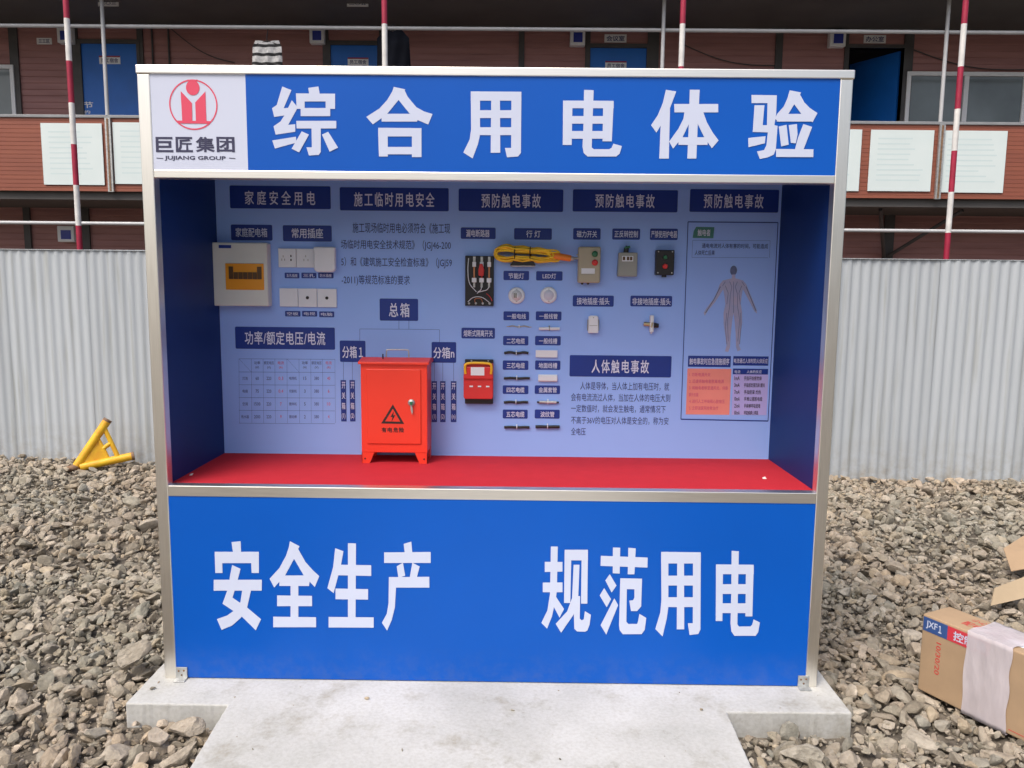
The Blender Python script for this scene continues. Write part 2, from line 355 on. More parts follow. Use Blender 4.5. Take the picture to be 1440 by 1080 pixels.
def glyphs(body, spacing):
    k = (body, spacing)
    if k not in _gc:
        c = bpy.data.curves.new('lettering', 'FONT'); c.body = body; c.size = 1; c.resolution_u = 2; c.space_character = spacing
        o = bpy.data.objects.new('lettering', c); col.objects.link(o)
        dg = bpy.context.evaluated_depsgraph_get(); me = bpy.data.meshes.new_from_object(o.evaluated_get(dg))
        _gc[k] = ([(v.co.x, v.co.y) for v in me.vertices], [tuple(p.vertices) for p in me.polygons])
        bpy.data.objects.remove(o); bpy.data.curves.remove(c); bpy.data.meshes.remove(me)
    return _gc[k]

def empty(name, loc, rz=0, label=None, cat=None, group=None):
    o = bpy.data.objects.new(name, None); col.objects.link(o); o.location = loc; o.rotation_euler = (0, 0, rz)
    o.empty_display_size = .1
    return tag(o, label, cat, group)
def tag(o, label=None, cat=None, group=None, kind=None):
    if label: o['label'] = label
    if cat: o['category'] = cat
    if group: o['group'] = group
    if kind: o['kind'] = kind
    return o
def circle(cx, cz, rx, rz, n=40, a0=0, a1=2*math.pi): return [(cx+rx*math.cos(a0+(a1-a0)*i/n), cz+rz*math.sin(a0+(a1-a0)*i/n)) for i in range(n)]

# ================================================================== GROUND
def hgt(x, y):
    yy = np.maximum(y, 0)
    return -.098 - .024*yy - .004*x*yy/3 + .018*np.sin(x*2.1+.7*y)*np.cos(y*1.7-.4*x)*np.clip((np.abs(x)-1.3)/1., 0, 1)
def build_ground():
    # one sheet: fine grid near the camera, stretched cells out to the horizon
    ax = np.concatenate([[-60, -30, -14], np.linspace(-8, 8, 161), [14, 30, 60]]); ay = np.concatenate([[-60, -25, -8], np.linspace(-4, 6, 101), [9, 14, 60]])
    X, Y = np.meshgrid(ax, ay); rng = np.random.default_rng(3)
    Z = hgt(np.clip(X, -8, 8), np.clip(Y, -4, 6)) - .012 + rng.normal(0, .004, X.shape)
    v = np.stack([X, Y, Z], -1).reshape(-1, 3); nx, ny = len(ax), len(ay)
    f = [(j*nx+i, j*nx+i+1, (j+1)*nx+i+1, (j+1)*nx+i) for j in range(ny-1) for i in range(nx-1)]
    me = bpy.data.meshes.new('ground'); me.from_pydata(v.tolist(), [], f); me.materials.append(M['dirt']); me.update()
    o = bpy.data.objects.new('ground', me); col.objects.link(o); tag(o, kind='structure')
build_ground()

# concrete: the booth's slab with the path leading up to it, one pour
def wob(a, b, n=30, amp=.0012):
    out = []
    for i in range(n):
        t = i/n; out.append((a[0]+(b[0]-a[0])*t+random.uniform(-amp, amp)*(i > 0), a[1]+(b[1]-a[1])*t+random.uniform(-amp, amp)*(i > 0)))
    return out
oc = [(-1.468, -.206), (-1.052, -.209), (-1.03, -.66), (-1.0, -3.6), (.93, -3.6), (.954, -.6), (.963, -.207), (1.466, -.204), (1.466, 1.0), (-1.468, 1.0)]
poly = []
for i in range(len(oc)): poly += wob(oc[i], oc[(i+1) % len(oc)])
mb = MB(); mb.prism(poly, 0, -.24, 'concrete', axis='z')
o = mb.build('pavement', bevel=.006); tag(o, kind='structure')

# ------------------------------------------------------------------ gravel
def ico(sub):
    bm = bmesh.new(); bmesh.ops.create_icosphere(bm, subdivisions=sub, radius=1)
    v = np.array([x.co[:] for x in bm.verts]); f = np.array([[y.index for y in x.verts] for x in bm.faces]); bm.free(); return v, f
def rock_shape(sub, rng, cuts=9):
    v, f = ico(sub); v = v.copy()
    for _ in range(cuts):
        n = rng.normal(size=3); n /= np.linalg.norm(n); d = rng.uniform(.34, .80)
        k = v@n-d; k = np.maximum(k, 0); v -= k[:, None]*n*.96
    v += rng.normal(0, .012, v.shape)
    v *= np.array([1, rng.uniform(.5, .88), rng.uniform(.36, .66)])
    return v, f
def rotm(rng, n, tilt):
    ya = rng.uniform(0, 2*np.pi, n); a = rng.normal(0, tilt, n); b = rng.normal(0, tilt, n)
    c, s = np.cos(ya), np.sin(ya); z = np.zeros(n); o1 = np.ones(n)
    Rz = np.stack([np.stack([c, -s, z], -1), np.stack([s, c, z], -1), np.stack([z, z, o1], -1)], 1)
    c, s = np.cos(a), np.sin(a); Rx = np.stack([np.stack([o1, z, z], -1), np.stack([z, c, -s], -1), np.stack([z, s, c], -1)], 1)
    c, s = np.cos(b), np.sin(b); Ry = np.stack([np.stack([c, z, s], -1), np.stack([z, o1, z], -1), np.stack([-s, z, c], -1)], 1)
    return Rz@Rx@Ry
BOXA = onZ(1290, 967, -.07); BOXU = (onZ(1440, 1042, -.07)-BOXA).normalized(); BOXV = Vector((-BOXU.y, BOXU.x, 0))
def keep(x, y, r):
    rr = r*.8
    slab = (np.abs(x) < 1.468+rr) & (y > -.206-rr) & (y < 1.0+rr)
    path = (x > -1.045-rr) & (x < .955+rr) & (y < 0)
    dx, dy = x-BOXA.x, y-BOXA.y; lu = dx*BOXU.x+dy*BOXU.y; lv = dx*BOXV.x+dy*BOXV.y
    bx = (lu > -.2*r) & (lu < .75) & (lv > -.2*r) & (lv < .2) & (r > .03)
    return ~(slab | path | bx)
def build_gravel():
    rng = np.random.default_rng(11); V = []; Fc = []; off = 0; keep_on = False
    def layer(dens, r0, r1, sub, zf, region, tilt, nvar=14):
        nonlocal off
        x0, x1, y0, y1 = region; n = int(dens*(x1-x0)*(y1-y0))
        x = rng.uniform(x0, x1, n); y = rng.uniform(y0, y1, n)
        r = r0+(r1-r0)*rng.uniform(0, 1, n)**1.8
        wdt = .95*np.maximum(y+3.2, .4)+1.2
        k = (((np.abs(x) < 1.44) & (y > -.19)) | ((x > -1.01) & (x < .93))) if keep_on else keep(x, y, r) & (np.abs(x-.1) < wdt); x, y, r = x[k], y[k], r[k]; n = len(x)
        if n == 0: return
        z = (0*x if keep_on else hgt(x, y))+r*rng.uniform(zf[0], zf[1], n)
        Rm = rotm(rng, n, tilt); var = rng.integers(0, nvar, n)
        for q in range(nvar):
            sv, sf = rock_shape(sub, rng); ix = np.where(var == q)[0]
            if len(ix) == 0: continue
            pts = np.einsum('nij,vj->nvi', Rm[ix], sv)*r[ix][:, None, None]+np.stack([x[ix], y[ix], z[ix]], -1)[:, None, :]
            nv = len(sv)
            V.append(pts.reshape(-1, 3)); Fc.append((sf[None]+(np.arange(len(ix))*nv)[:, None, None]+off).reshape(-1, 3)); off += nv*len(ix)
    near = (-5.4, 5.6, -1.6, 1.6); far = (-8.8, 9.0, 1.6, 5.1)
    layer(9, .055, .092, 3, (.0, .35), near, .40, 20)
    layer(215, .030, .066, 2, (.0, .7), near, .5, 24)
    layer(800, .014, .034, 2, (-.1, 1.0), near, .6, 20)
    layer(900, .006, .015, 1, (-.2, 1.0), near, .7)
    layer(10, .060, .105, 2, (.05, .45), far, .4)
    layer(165, .030, .064, 2, (.0, .8), far, .5, 20)
    layer(480, .016, .034, 1, (-.1, 1.0), far, .6)
    keep_on = True
    layer(14, .003, .009, 1, (.3, .5), (-1.44, 1.44, -1.2, -.01), .8); layer(2.5, .010, .022, 2, (.3, .5), (-1.44, 1.44, -1.2, -.06), .5)
    V = np.concatenate(V); Fc = np.concatenate(Fc)
    me = bpy.data.meshes.new('gravel'); me.vertices.add(len(V)); me.vertices.foreach_set('co', V.astype(np.float32).ravel())
    nf = len(Fc); me.loops.add(nf*3); me.loops.foreach_set('vertex_index', Fc.astype(np.int32).ravel())
    me.polygons.add(nf); me.polygons.foreach_set('loop_start', np.arange(0, nf*3, 3, dtype=np.int32))
    me.update(calc_edges=True); me.polygons.foreach_set('use_smooth', np.zeros(nf, bool)); me.materials.append(M['stone'])
    o = bpy.data.objects.new('gravel', me); col.objects.link(o); tag(o, kind='stuff'); o['label'] = 'crushed grey brown stone spread over the whole yard'
    print('gravel faces', nf)
build_gravel()

def boulder(x, y, z, size, rot, seed, label):
    rng = np.random.default_rng(seed); v, f = rock_shape(4, rng, 13)
    v = v*np.array(size)/np.array([1, .8, .6]); me = bpy.data.meshes.new('large_stone')
    me.from_pydata(v.tolist(), [], f.tolist()); me.materials.append(M['stone']); me.update()
    o = bpy.data.objects.new('large_stone', me); col.objects.link(o); o.location = (x, y, z); o.rotation_euler = rot
    tag(o, label, 'stone', 'large loose stones by the slab')
p = onZ(192, 925, .0); boulder(p.x-.02, p.y, .0, (.13, .10, .095), (R(35), R(-30), .7), 5, 'largest angular grey brown stone, leaning on the left edge of the concrete slab')
p = onZ(223, 1040, -.06); boulder(p.x, p.y, -.055, (.048, .07, .055), (.2, .1, .3), 8, 'upright rounded stone in front of the slab, left of the path')
p = onZ(263, 1030, -.06); boulder(p.x, p.y, -.05, (.072, .05, .05), (.1, -.2, .3), 9, 'smooth oblong stone between the rounded stone and the path edge')
p = onZ(255, 1062, -.06); boulder(p.x, p.y, -.06, (.09, .06, .055), (.3, -.35, .6), 12, 'rough dark stone tucked against the left edge of the path at the bottom')
p = onZ(82, 995, -.06); boulder(p.x, p.y, -.05, (.055, .045, .045), (.1, .2, .3), 15, 'yellowish rounded stone among grey gravel left of the slab')
p = onZ(1125, 1062, -.06); boulder(p.x, p.y, -.06, (.10, .075, .05), (.1, .15, -.3), 21, 'broad pale stone in front of the slab, right of the path')
p = onZ(1290, 1035, -.06); boulder(p.x, p.y, -.07, (.085, .05, .04), (.1, .2, -.8), 24, 'ochre stone lying under the front edge of the taped carton')

# ================================================================== BOOTH
W, H, S, H1, D, P = 1.4, 2.537, .850, 2.105, .6534, .05
booth = empty('display_booth', (0, 0, 0), label='blue open fronted display booth with white steel frame standing on the concrete slab', cat='display booth')
for sx in (-1, 1):
    x0, x1 = (-W, -W+P) if sx < 0 else (W-P, W)
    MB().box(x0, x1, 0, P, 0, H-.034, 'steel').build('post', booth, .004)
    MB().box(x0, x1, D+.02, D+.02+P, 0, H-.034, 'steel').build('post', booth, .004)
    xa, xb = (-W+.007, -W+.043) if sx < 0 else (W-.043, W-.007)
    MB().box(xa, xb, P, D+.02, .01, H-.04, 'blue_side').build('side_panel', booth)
MB().box(-W-.003, W+.004, -.004, P, H-.034, H, 'steel_h').build('rail', booth, .004)
MB().box(-W+P, W-P, 0, P, H1, H1+.032, 'steel_h').build('rail', booth, .003)
MB().box(-W+P, W-P, 0, P, S-.045, S+.001, 'steel_h').build('rail', booth, .003)
MB().box(-W+.005, W-.005, P, D+.07, H-.03, H-.008, 'blue_side').build('shade_roof', booth)  # unseen top, added dark to keep the display recess in shade
MB().box(-W+.043, W-.043, P, D, S-.02, S, 'red_cloth').build('shelf', booth)
xl = onY(346.5, 170, 0).x
hp = MB().box(xl, W-P, .003, .03, H1+.032, H-.034, 'blue').build('header_panel', booth)
lp = MB().box(-W+P, xl, .0035, .03, H1+.032, H-.034, 'white_vinyl').build('logo_panel', booth)
bp_ = MB().box(-W+P, W-P, .003, .03, .004, S-.045, 'blue').build('base_panel', booth)
bk = MB().box(-W+.043, W-.043, D, D+.018, S-.02, H-.04, 'lav').build('back_panel', booth)
def lettering(items, parent, Y, m, bold, name='lettering'):
    for ch, (x0, y0, x1, y1) in items: b = MB(); b.text(ch, rect(x0-1, y0-1, x1+1, y1+1, Y), Y, m, bold); b.build(name, parent)
# the big characters, cut as vinyl strokes: (left, top, scale of the tracing, strokes)
BIG = {
'综': (378, 116, 9.818, [[(185,55),(312,105),(205,355),(265,350),(318,245),(400,345),(268,585),(365,575),(365,680),(95,720),(65,605),(160,540),(215,455),(75,475),(45,355),(110,310)], [(48,800),(375,748),(380,830),(85,912)], [(545,75),(685,55),(705,170),(560,170)], [(375,150),(915,155),(915,365),(785,365),(785,262),(495,262),(495,365),(385,365)], [(440,352),(848,352),(848,465),(440,465)], [(380,530),(932,530),(932,635),(385,635)], [(590,620),(718,620),(718,960),(690,1000),(555,1008),(520,895),(595,895)], [(455,675),(555,720),(420,965),(315,915)], [(735,720),(820,680),(958,900),(840,955)]]),
'合': (510, 116, 9.818, [[(430,60),(590,95),(570,125),(500,235),(345,425),(265,490),(140,578),(50,475),(230,360),(340,240),(410,120)], [(500,120),(580,110),(620,195),(740,340),(850,400),(965,435),(905,580),(750,515),(640,420),(495,240)], [(262,432),(790,432),(750,540),(262,540)], [(215,625),(812,630),(812,745),(215,745)], [(215,700),(345,700),(348,1022),(225,1022)], [(680,700),(812,700),(812,1030),(680,1030)], [(300,890),(720,890),(720,992),(300,992)]]),
'用': (644, 120, 10, [[(180,85),(310,85),(310,700),(280,830),(205,1028),(75,945),(165,760),(185,620)], [(180,85),(892,90),(892,215),(180,215)], [(752,90),(892,90),(885,950),(845,1000),(690,1012),(660,880),(748,880)], [(468,200),(590,200),(595,948),(460,948)], [(290,350),(800,350),(800,460),(290,460)], [(290,590),(800,590),(800,700),(290,700)]]),
'电': (784, 120, 10.19, [[(80,220),(215,220),(203,855),(75,855)], [(80,218),(805,222),(805,328),(80,328)], [(655,225),(805,225),(778,802),(645,802)], [(180,440),(700,440),(700,550),(180,550)], [(180,655),(700,655),(700,765),(180,765)], [(380,65),(518,70),(500,560),(490,890),(520,915),(740,915),(775,895),(800,835),(922,870),(890,980),(840,1020),(430,1020),(375,970),(358,880),(372,560)]]),
'体': (912, 120, 10, [[(245,62),(390,85),(302,320),(285,1030),(150,1030),(170,570),(110,665),(35,560),(130,420),(200,250)], [(360,262),(980,262),(980,380),(365,380)], [(580,62),(720,62),(690,600),(672,1030),(545,1030),(565,560)], [(510,340),(640,340),(560,560),(480,725),(345,890),(290,790),(420,610),(490,470)], [(640,340),(760,350),(820,520),(900,660),(985,775),(890,885),(780,725),(700,560)], [(420,730),(830,730),(830,838),(420,838)]]),
'验': (1048, 120, 10, [[(88,135),(445,140),(440,250),(90,250)], [(315,140),(445,140),(435,400),(410,560),(455,570),(430,900),(400,975),(310,1015),(205,1035),(165,930),(265,910),(298,840),(318,655),(305,560)], [(130,280),(270,280),(245,560),(420,560),(420,665),(105,655)], [(42,740),(285,715),(275,815),(45,870)], [(625,70),(785,100),(765,140),(610,395),(480,515),(415,470),(450,400),(540,300),(590,190)], [(690,140),(770,130),(830,240),(910,320),(1015,390),(945,520),(800,420),(690,270)], [(470,402),(900,402),(940,510),(440,510)], [(470,580),(580,555),(610,835),(505,860)], [(610,560),(725,545),(735,690),(710,815),(640,810)], [(815,545),(940,585),(815,910),(695,910),(740,740)], [(432,895),(958,900),(955,1010),(432,1008)]]),
'安': (294, 756, 7.94, [[(250,50),(352,40),(358,170),(268,170)], [(62,158),(556,158),(556,395),(476,395),(470,285),(148,285),(150,395),(70,395)], [(52,470),(590,470),(588,592),(52,592)], [(258,305),(352,348),(318,480),(262,670),(425,780),(580,910),(522,1035),(370,885),(150,738),(215,560),(232,440)], [(372,580),(470,585),(425,780),(360,890),(260,980),(140,1030),(88,910),(200,870),(300,800),(350,720)]]),
'全': (374, 756, 7.94, [[(268,40),(374,95),(360,130),(315,235),(215,420),(92,558),(40,460),(150,340),(225,200),(255,110)], [(290,100),(362,130),(440,270),(520,360),(595,430),(545,552),(420,420),(310,230)], [(150,422),(500,422),(480,540),(150,540)], [(275,520),(362,520),(362,900),(275,900)], [(125,645),(515,650),(515,765),(125,765)], [(82,882),(560,888),(560,1000),(82,1000)]]),
'生': (454, 756, 7.94, [[(138,118),(230,152),(200,320),(120,620),(50,565),(115,330)], [(280,62),(370,65),(365,900),(280,900)], [(170,302),(540,308),(540,428),(150,420)], [(142,568),(505,575),(505,692),(142,688)], [(65,885),(568,890),(568,1005),(65,1003)]]),
'产': (532, 756, 7.94, [[(283,70),(368,45),(380,170),(295,170)], [(65,165),(585,160),(585,283),(65,283)], [(205,320),(275,280),(300,425),(225,450)], [(380,280),(462,322),(430,445),(350,450)], [(118,440),(570,437),(570,558),(198,558),(185,780),(150,920),(98,1038),(40,950),(95,850),(115,730)]]),
'规': (756, 760, 7.94, [[(148,68),(225,68),(215,560),(205,640),(160,850),(105,985),(42,920),(110,780),(138,600),(145,300)], [(80,238),(278,240),(278,348),(80,352)], [(58,470),(278,468),(278,578),(58,578)], [(200,620),(295,765),(245,862),(170,720)], [(302,105),(378,105),(365,698),(295,698)], [(302,103),(562,103),(562,222),(302,222)], [(492,110),(562,110),(555,705),(485,705)], [(402,270),(468,270),(455,610),(400,830),(262,1030),(202,930),(330,790),(385,640)], [(390,620),(475,620),(470,870),(490,890),(515,880),(528,788),(595,828),(580,940),(555,1005),(530,1018),(440,1015),(410,985),(405,830)]]),
'范': (838, 762, 7.94, [[(55,155),(578,175),(575,287),(52,268)], [(190,62),(272,65),(265,355),(188,350)], [(362,65),(445,72),(430,362),(355,362)], [(155,360),(230,488),(175,565),(105,430)], [(92,515),(170,640),(120,730),(42,598)], [(205,630),(248,705),(115,1035),(52,930)], [(272,405),(515,410),(505,720),(460,772),(392,772),(372,655),(415,650),(430,620),(430,528),(345,528),(340,890),(360,915),(460,915),(472,880),(485,802),(562,848),(545,980),(510,1030),(300,1030),(265,985),(258,930)]])}
def big_char(ch, parent, into=None):
    ox, oy, k, strokes = BIG[ch]; b = MB()
    px = [[(ox+x/k, oy+y/k) for x, y in st] for st in strokes]
    if into:                                   # the same character again, fitted to another place
        ax = [p[0] for st in px for p in st]; ay = [p[1] for st in px for p in st]; X0, X1, Y0, Y1 = min(ax), max(ax), min(ay), max(ay)
        px = [[(into[0]+(x-X0)/(X1-X0)*(into[2]-into[0]), into[1]+(y-Y0)/(Y1-Y0)*(into[3]-into[1])) for x, y in st] for st in px]
    for i, st in enumerate(px):
        Y = .0016-.00012*i; b.flat([(lambda q: (q.x, q.z))(onY(x, y, .0016)) for x, y in st], Y, 'letter')
    b.build('lettering', parent)
for ch in '综合用电体验': big_char(ch, hp)
for ch in '安全生产规范': big_char(ch, bp_)
big_char('用', bp_, (921.5, 776, 985.5, 895)); big_char('电', bp_, (1006.5, 774.5, 1068.5, 894))
# emblem: ring, head, two blocks split by a Y, base bar
lpx = lambda x, y: (lambda q: (q.x, q.z))(onY(x, y, .0025))
b = MB(); Ye = .0025
c = onY(271.8, 147.3, Ye); rx = onY(305.8, 147, Ye).x-c.x; rz = c.z-onY(272, 182.7, Ye).z
for i in range(64):
    a, a2 = 2*math.pi*i/64, 2*math.pi*(i+1)/64; k = .945
    b.flat([(c.x+rx*math.cos(a), c.z+rz*math.sin(a)), (c.x+rx*math.cos(a2), c.z+rz*math.sin(a2)), (c.x+k*rx*math.cos(a2), c.z+k*rz*math.sin(a2)), (c.x+k*rx*math.cos(a), c.z+k*rz*math.sin(a))], Ye, 'emblem')
h = onY(271, 123.3, Ye); r1 = (onY(280.5, 123, Ye).x-h.x)
b.flat(circle(h.x, h.z, r1, r1*1.08), Ye-.0002, 'emblem')
b.flat([lpx(264.5, 114.5), lpx(277, 114.5), lpx(278, 112), lpx(263.5, 112)], Ye-.0004, 'emblem')
b.flat([lpx(254, 128), lpx(270, 145), lpx(270.5, 171), lpx(256.3, 171)], Ye-.0002, 'emblem')
b.flat([lpx(288.8, 128.5), lpx(274.5, 144), lpx(275.5, 171), lpx(290.3, 171)], Ye-.0002, 'emblem')
b.flat([lpx(249, 169.5), lpx(296, 170.3), lpx(293.5, 174), lpx(252.5, 173.5)], Ye-.0004, 'emblem')
b.build('emblem', lp)
b = MB()
for ch, x0, x1 in (('巨', 219, 243.5), ('匠', 247, 271), ('集', 275.5, 301.5), ('团', 304.5, 330)): b.text(ch, rect(x0, 192.5, x1, 214, Ye), Ye, 'logo_ink', .028)
b.text('JUJIANG GROUP', rect(231.5, 219.3, 317.5, 226.3, Ye), Ye, 'logo_ink', .028)
for x0, x1 in ((220, 229.5), (322, 331)):
    a, e = lpx(x0, 222.3), lpx(x1, 222.8); b.line(a[0], a[1], e[0], e[1], .0028, Ye, 'logo_ink')
b.build('company_name', lp)
# perforated angle brackets at the foot
for cx_ in (255.5, 1130):
    q = onY(cx_, 948 if cx_ < 600 else 961, -.003); b = MB(); x0, x1 = q.x-.024, q.x+.024
    b.box(x0, x1, -.0035, .002, .001, .052, 'galv'); b.box(x0, x1, -.035, -.0035, .001, .0055, 'galv')
    for dx, dz in ((-.012, .036), (.010, .038), (0, .018)): b.disc(q.x+dx, dz, .0042, .0042, -.006, -.003, 'rust', 10)
    b.build('foot_bracket', booth, .001)

# ------------------------------------------------------------------ printed back panel
YP = D-.0012; YT = D-.0022; YL = D-.0008
def bpx(x, y): q = onY(x, y, D); return (q.x, q.z)
def plate(r, txt=None, tr=None, name='caption_plate', bold=.012, sp=1., rot=0, fill='navy', ink='print_w', extra=None):
    b = MB(); x0, x1, z0, z1 = rect(*r, D)
    rr = min(.006, (z1-z0)*.12, (x1-x0)*.2); pts = []
    for cx_, cz_, a in ((x1-rr, z1-rr, 0), (x0+rr, z1-rr, 90), (x0+rr, z0+rr, 180), (x1-rr, z0+rr, 270)):
        for k in range(4): an = R(a+k*30); pts.append((cx_+rr*math.cos(an), cz_+rr*math.sin(an)))
    b.prism(pts, YP, D+.001, fill)
    if txt:
        tr = tr or (r[0]+(r[2]-r[0])*.12, r[1]+(r[3]-r[1])*.2, r[2]-(r[2]-r[0])*.12, r[3]-(r[3]-r[1])*.2)
        b.text(txt, rect(*tr, D), YT, ink, bold, sp)
    return b.build(name, bk)
TP = 'title_plate'
plate((323.3, 261.5, 465, 293.5), '家庭安全用电', (344.5, 268.5, 443.5, 288.5), TP, .012, 1.55)
plate((478, 264, 631, 296.5), '施工临时用电安全', (498, 270.5, 611, 291), TP, .012, 1.3)
plate((645, 266, 792, 297.5), '预防触电事故', (677, 272.5, 760.5, 292.5), TP, .012, 1.25)
plate((805.5, 267, 953, 298), '预防触电事故', (837, 273, 920.5, 292.5), TP, .012, 1.25)
plate((970, 266.5, 1095, 298.5), '预防触电事故', (989.5, 273, 1073.5, 293), TP, .012, 1.25)
plate((331, 460, 471, 491), '功率/额定电压/电流', (344.5, 466, 457.5, 485), TP, .014, 1.1)
plate((801, 500, 944, 530), '人体触电事故', (832, 506, 912.5, 525), TP, .014, 1.25)
plate((534, 420, 588, 451), '总箱', (547, 426, 576, 446), TP, .014, 1.3)
plate((478, 479, 514, 509), '分箱１', (481.5, 486.5, 510.5, 503.5), TP, .014)
plate((607, 481, 641.5, 510), '分箱n', (609.5, 488, 639, 504), TP, .014)
for r_, t, tr in [((325, 316, 383, 338), '家庭配电箱', (331.5, 320.5, 376, 333.5)), ((398, 317, 466.5, 339.5), '常用插座', (410.5, 321, 454.5, 335)),
    ((648, 320, 697, 336), '漏电断路器', (655.5, 323, 688.5, 333.5)), ((723, 321, 776, 337), '行 灯', (740, 324, 760, 334)),
    ((708, 381, 744, 394), '节能灯', (715, 384, 737, 392)), ((754, 381.5, 791, 394.5), 'LED灯', (763, 384.5, 782, 392)),
    ((708, 438, 744, 450.5), '一般电线', (713, 441, 739.5, 448.5)), ((753.5, 438, 789.5, 450.5), '一般线管', (758.5, 441, 784, 448.5)),
    ((707.5, 472.5, 743, 485.5), '二芯电缆', (712.5, 475.5, 738, 483.5)), ((752.5, 472.5, 788.5, 485.5), '一般线槽', (758, 475.5, 783.5, 483.5)),
    ((707, 507, 743, 520), '三芯电缆', (712.5, 510, 738, 518)), ((752.5, 507, 788, 520), '地面线槽', (757.5, 510, 783.5, 518)),
    ((707, 542, 743, 554), '四芯电缆', (712.5, 544.5, 737.5, 552)), ((752, 542, 787.5, 554), '金属套管', (757.5, 544.5, 783, 552)),
    ((707, 576, 742, 588.5), '五芯电缆', (712, 578.5, 737.5, 586.5)), ((752, 576, 787, 588.5), '波纹管', (760, 578.5, 779.5, 586.5)),
    ((649, 461, 696, 476), '熔断式隔离开关', (652, 464, 693, 473.5)),
    ((806, 321, 844.5, 337), '磁力开关', (811, 324.5, 839.5, 334)), ((861, 321.5, 900, 337), '正反转控制', (864, 324.5, 897, 334)), ((914, 321.5, 953, 337.5), '严禁使用炉电器', (915.5, 324.5, 952, 334.5)),
    ((805.5, 415.5, 863, 431), '接地插座·插头', (811, 418.5, 857, 428.5)), ((886.5, 416, 945, 431), '非接地插座·插头', (889, 419, 943, 429))]:
    plate(r_, t, tr)
for r_, t in [((400.5, 383.5, 421, 391.3), '五孔插座'), ((424, 383.5, 445, 391.3), '三孔'), ((447.5, 383.5, 469, 391.3), '防水插座'), ((401, 437.3, 422.5, 445), '空板'), ((425, 437.3, 446, 445), '电视'), ((449, 438, 470, 446), '电脑')]:
    plate(r_, t, bold=.008)
def vplate(x0, y0, x1, y1, n):
    b = MB(); b.prism([(a, c) for a, c in (lambda q: [(q[0], q[2]), (q[1], q[2]), (q[1], q[3]), (q[0], q[3])])(rect(x0, y0, x1, y1, D))], YP, D+.001, 'navy')
    hh = (y1-y0)/4
    for k, ch in enumerate('开关箱'): b.text(ch, rect(x0+1.2, y0+k*hh+2.5, x1-1.2, y0+(k+1)*hh-2.5, D), YT, 'print_w', .01)
    b.text('(%s)' % n, rect(x0+1.2, y0+3*hh+3, x1-1.2, y1-3, D), YT, 'print_w', .01)
    b.build('caption_plate', bk)
vplate(479.5, 534.5, 487, 592.5, '1'); vplate(492, 534.5, 499.5, 592.5, '2'); vplate(597.5, 536, 604.5, 593, '1')
vplate(607, 536, 614.5, 593.5, '1'); vplate(619, 536, 626.5, 593.5, '2'); vplate(634, 536, 641.8, 593.5, 'n')
# wiring diagram lines
for grp in ([(561, 451, 561, 462.7), (506, 462.5, 575, 463), (506, 462.5, 506, 479), (575, 463, 618, 463.5), (618, 463.5, 618, 481), (575, 451, 575, 463)], [(483, 509, 483, 534.5), (495.5, 509, 495.5, 534.5)], [(610.8, 510, 610.8, 536), (622.7, 510, 622.7, 536)], [(638, 510, 638, 536)]):
    b = MB()
    for x0, y0, x1, y1 in grp:
        a, e = bpx(x0, y0), bpx(x1, y1); b.line(a[0], a[1], e[0], e[1], .0016, YL, 'navy_line')
    b.build('diagram_lines', bk)
# paragraphs
b = MB()
for t, r_ in [('施工现场临时用电必须符合《施工现', (496, 313.5, 633, 328)), ('场临时用电安全技术规范》（JGJ46-200', (479.5, 337.5, 634, 352.5)), ('5）和《建筑施工安全检查标准》（JGJ59', (480, 362, 635.5, 377)), ('-2011)等规范标准的要求', (480.5, 387, 576.5, 402))]:
    b.text(t, rect(*r_, D), YL, 'ink', .004)
b.build('paragraph', bk)
b = MB()
for t, r_ in [('人体是导体，当人体上加有电压时，就', (816, 537.5, 941, 549)), ('会有电流流过人体，当加在人体的电压大到', (803, 553.5, 942.5, 565)), ('一定数值时，就会发生触电，通常情况下', (803, 569.5, 936, 580.5)), ('不高于36V的电压对人体是安全的，称为安', (803, 586, 940, 597)), ('全电压', (803, 601.5, 823.5, 612))]:
    b.text(t, rect(*r_, D), YL, 'ink', .004)
b.build('paragraph', bk)
# ratings table
b = MB(); xs = [336, 353.5, 370, 386.5, 403.5, 420.5, 437, 453.5, 471]; ys = [504.5, 523, 541, 559, 577, 595]
for i, y in enumerate(ys):
    a, e = bpx(xs[0], y), bpx(xs[-1], y+.8); b.line(a[0], a[1], e[0], e[1], .0013, YL, 'navy_line')
for i, x in enumerate(xs):
    a, e = bpx(x, ys[0]), bpx(x+.8, ys[-1]); b.line(a[0], a[1], e[0], e[1], .0009, YL+.0001, 'navy_line')
heads = ['', '功率', '额定电压', '电流', '', '功率', '额定电压', '电流']; rows = [['灯泡', '60', '220', '0.3', '电焊机', '15', '380', '40'], ['电扇', '75', '220', '0.4', '切割机', '3', '380', '6'], ['空调', '1500', '220', '7', '搅拌机', '5', '380', '10'], ['热水器', '2000', '220', '9', '振动棒', '2', '380', '4']]
for i in range(8):
    xc = (xs[i]+xs[i+1])/2; m_ = 'red_ink' if i in (3, 7) else 'grey_ink'
    if heads[i]:
        wd = min(14, 4.2*len(heads[i])); b.text(heads[i], rect(xc-wd/2, 508, xc+wd/2, 512.5, D), YL, m_, .004); b.text('(W)' if i in (1, 5) else '(V)' if i in (2, 6) else '(A)', rect(xc-2.5, 515, xc+2.5, 519, D), YL, m_, .004)
    else:
        a, e = bpx(xs[i], ys[0]), bpx(xs[i+1], ys[1]); b.line(a[0], a[1], e[0], e[1], .0007, YL, 'navy_line')
    for j in range(4):
        t = rows[j][i]; wd = (3.6 if i in (0, 4) else 2.2)*len(t); yc = (ys[j+1]+ys[j+2])/2; b.text(t, rect(xc-wd/2, yc-2.3, xc+wd/2, yc+2.3, D), YL, m_, .004)
b.build('ratings_table', bk)
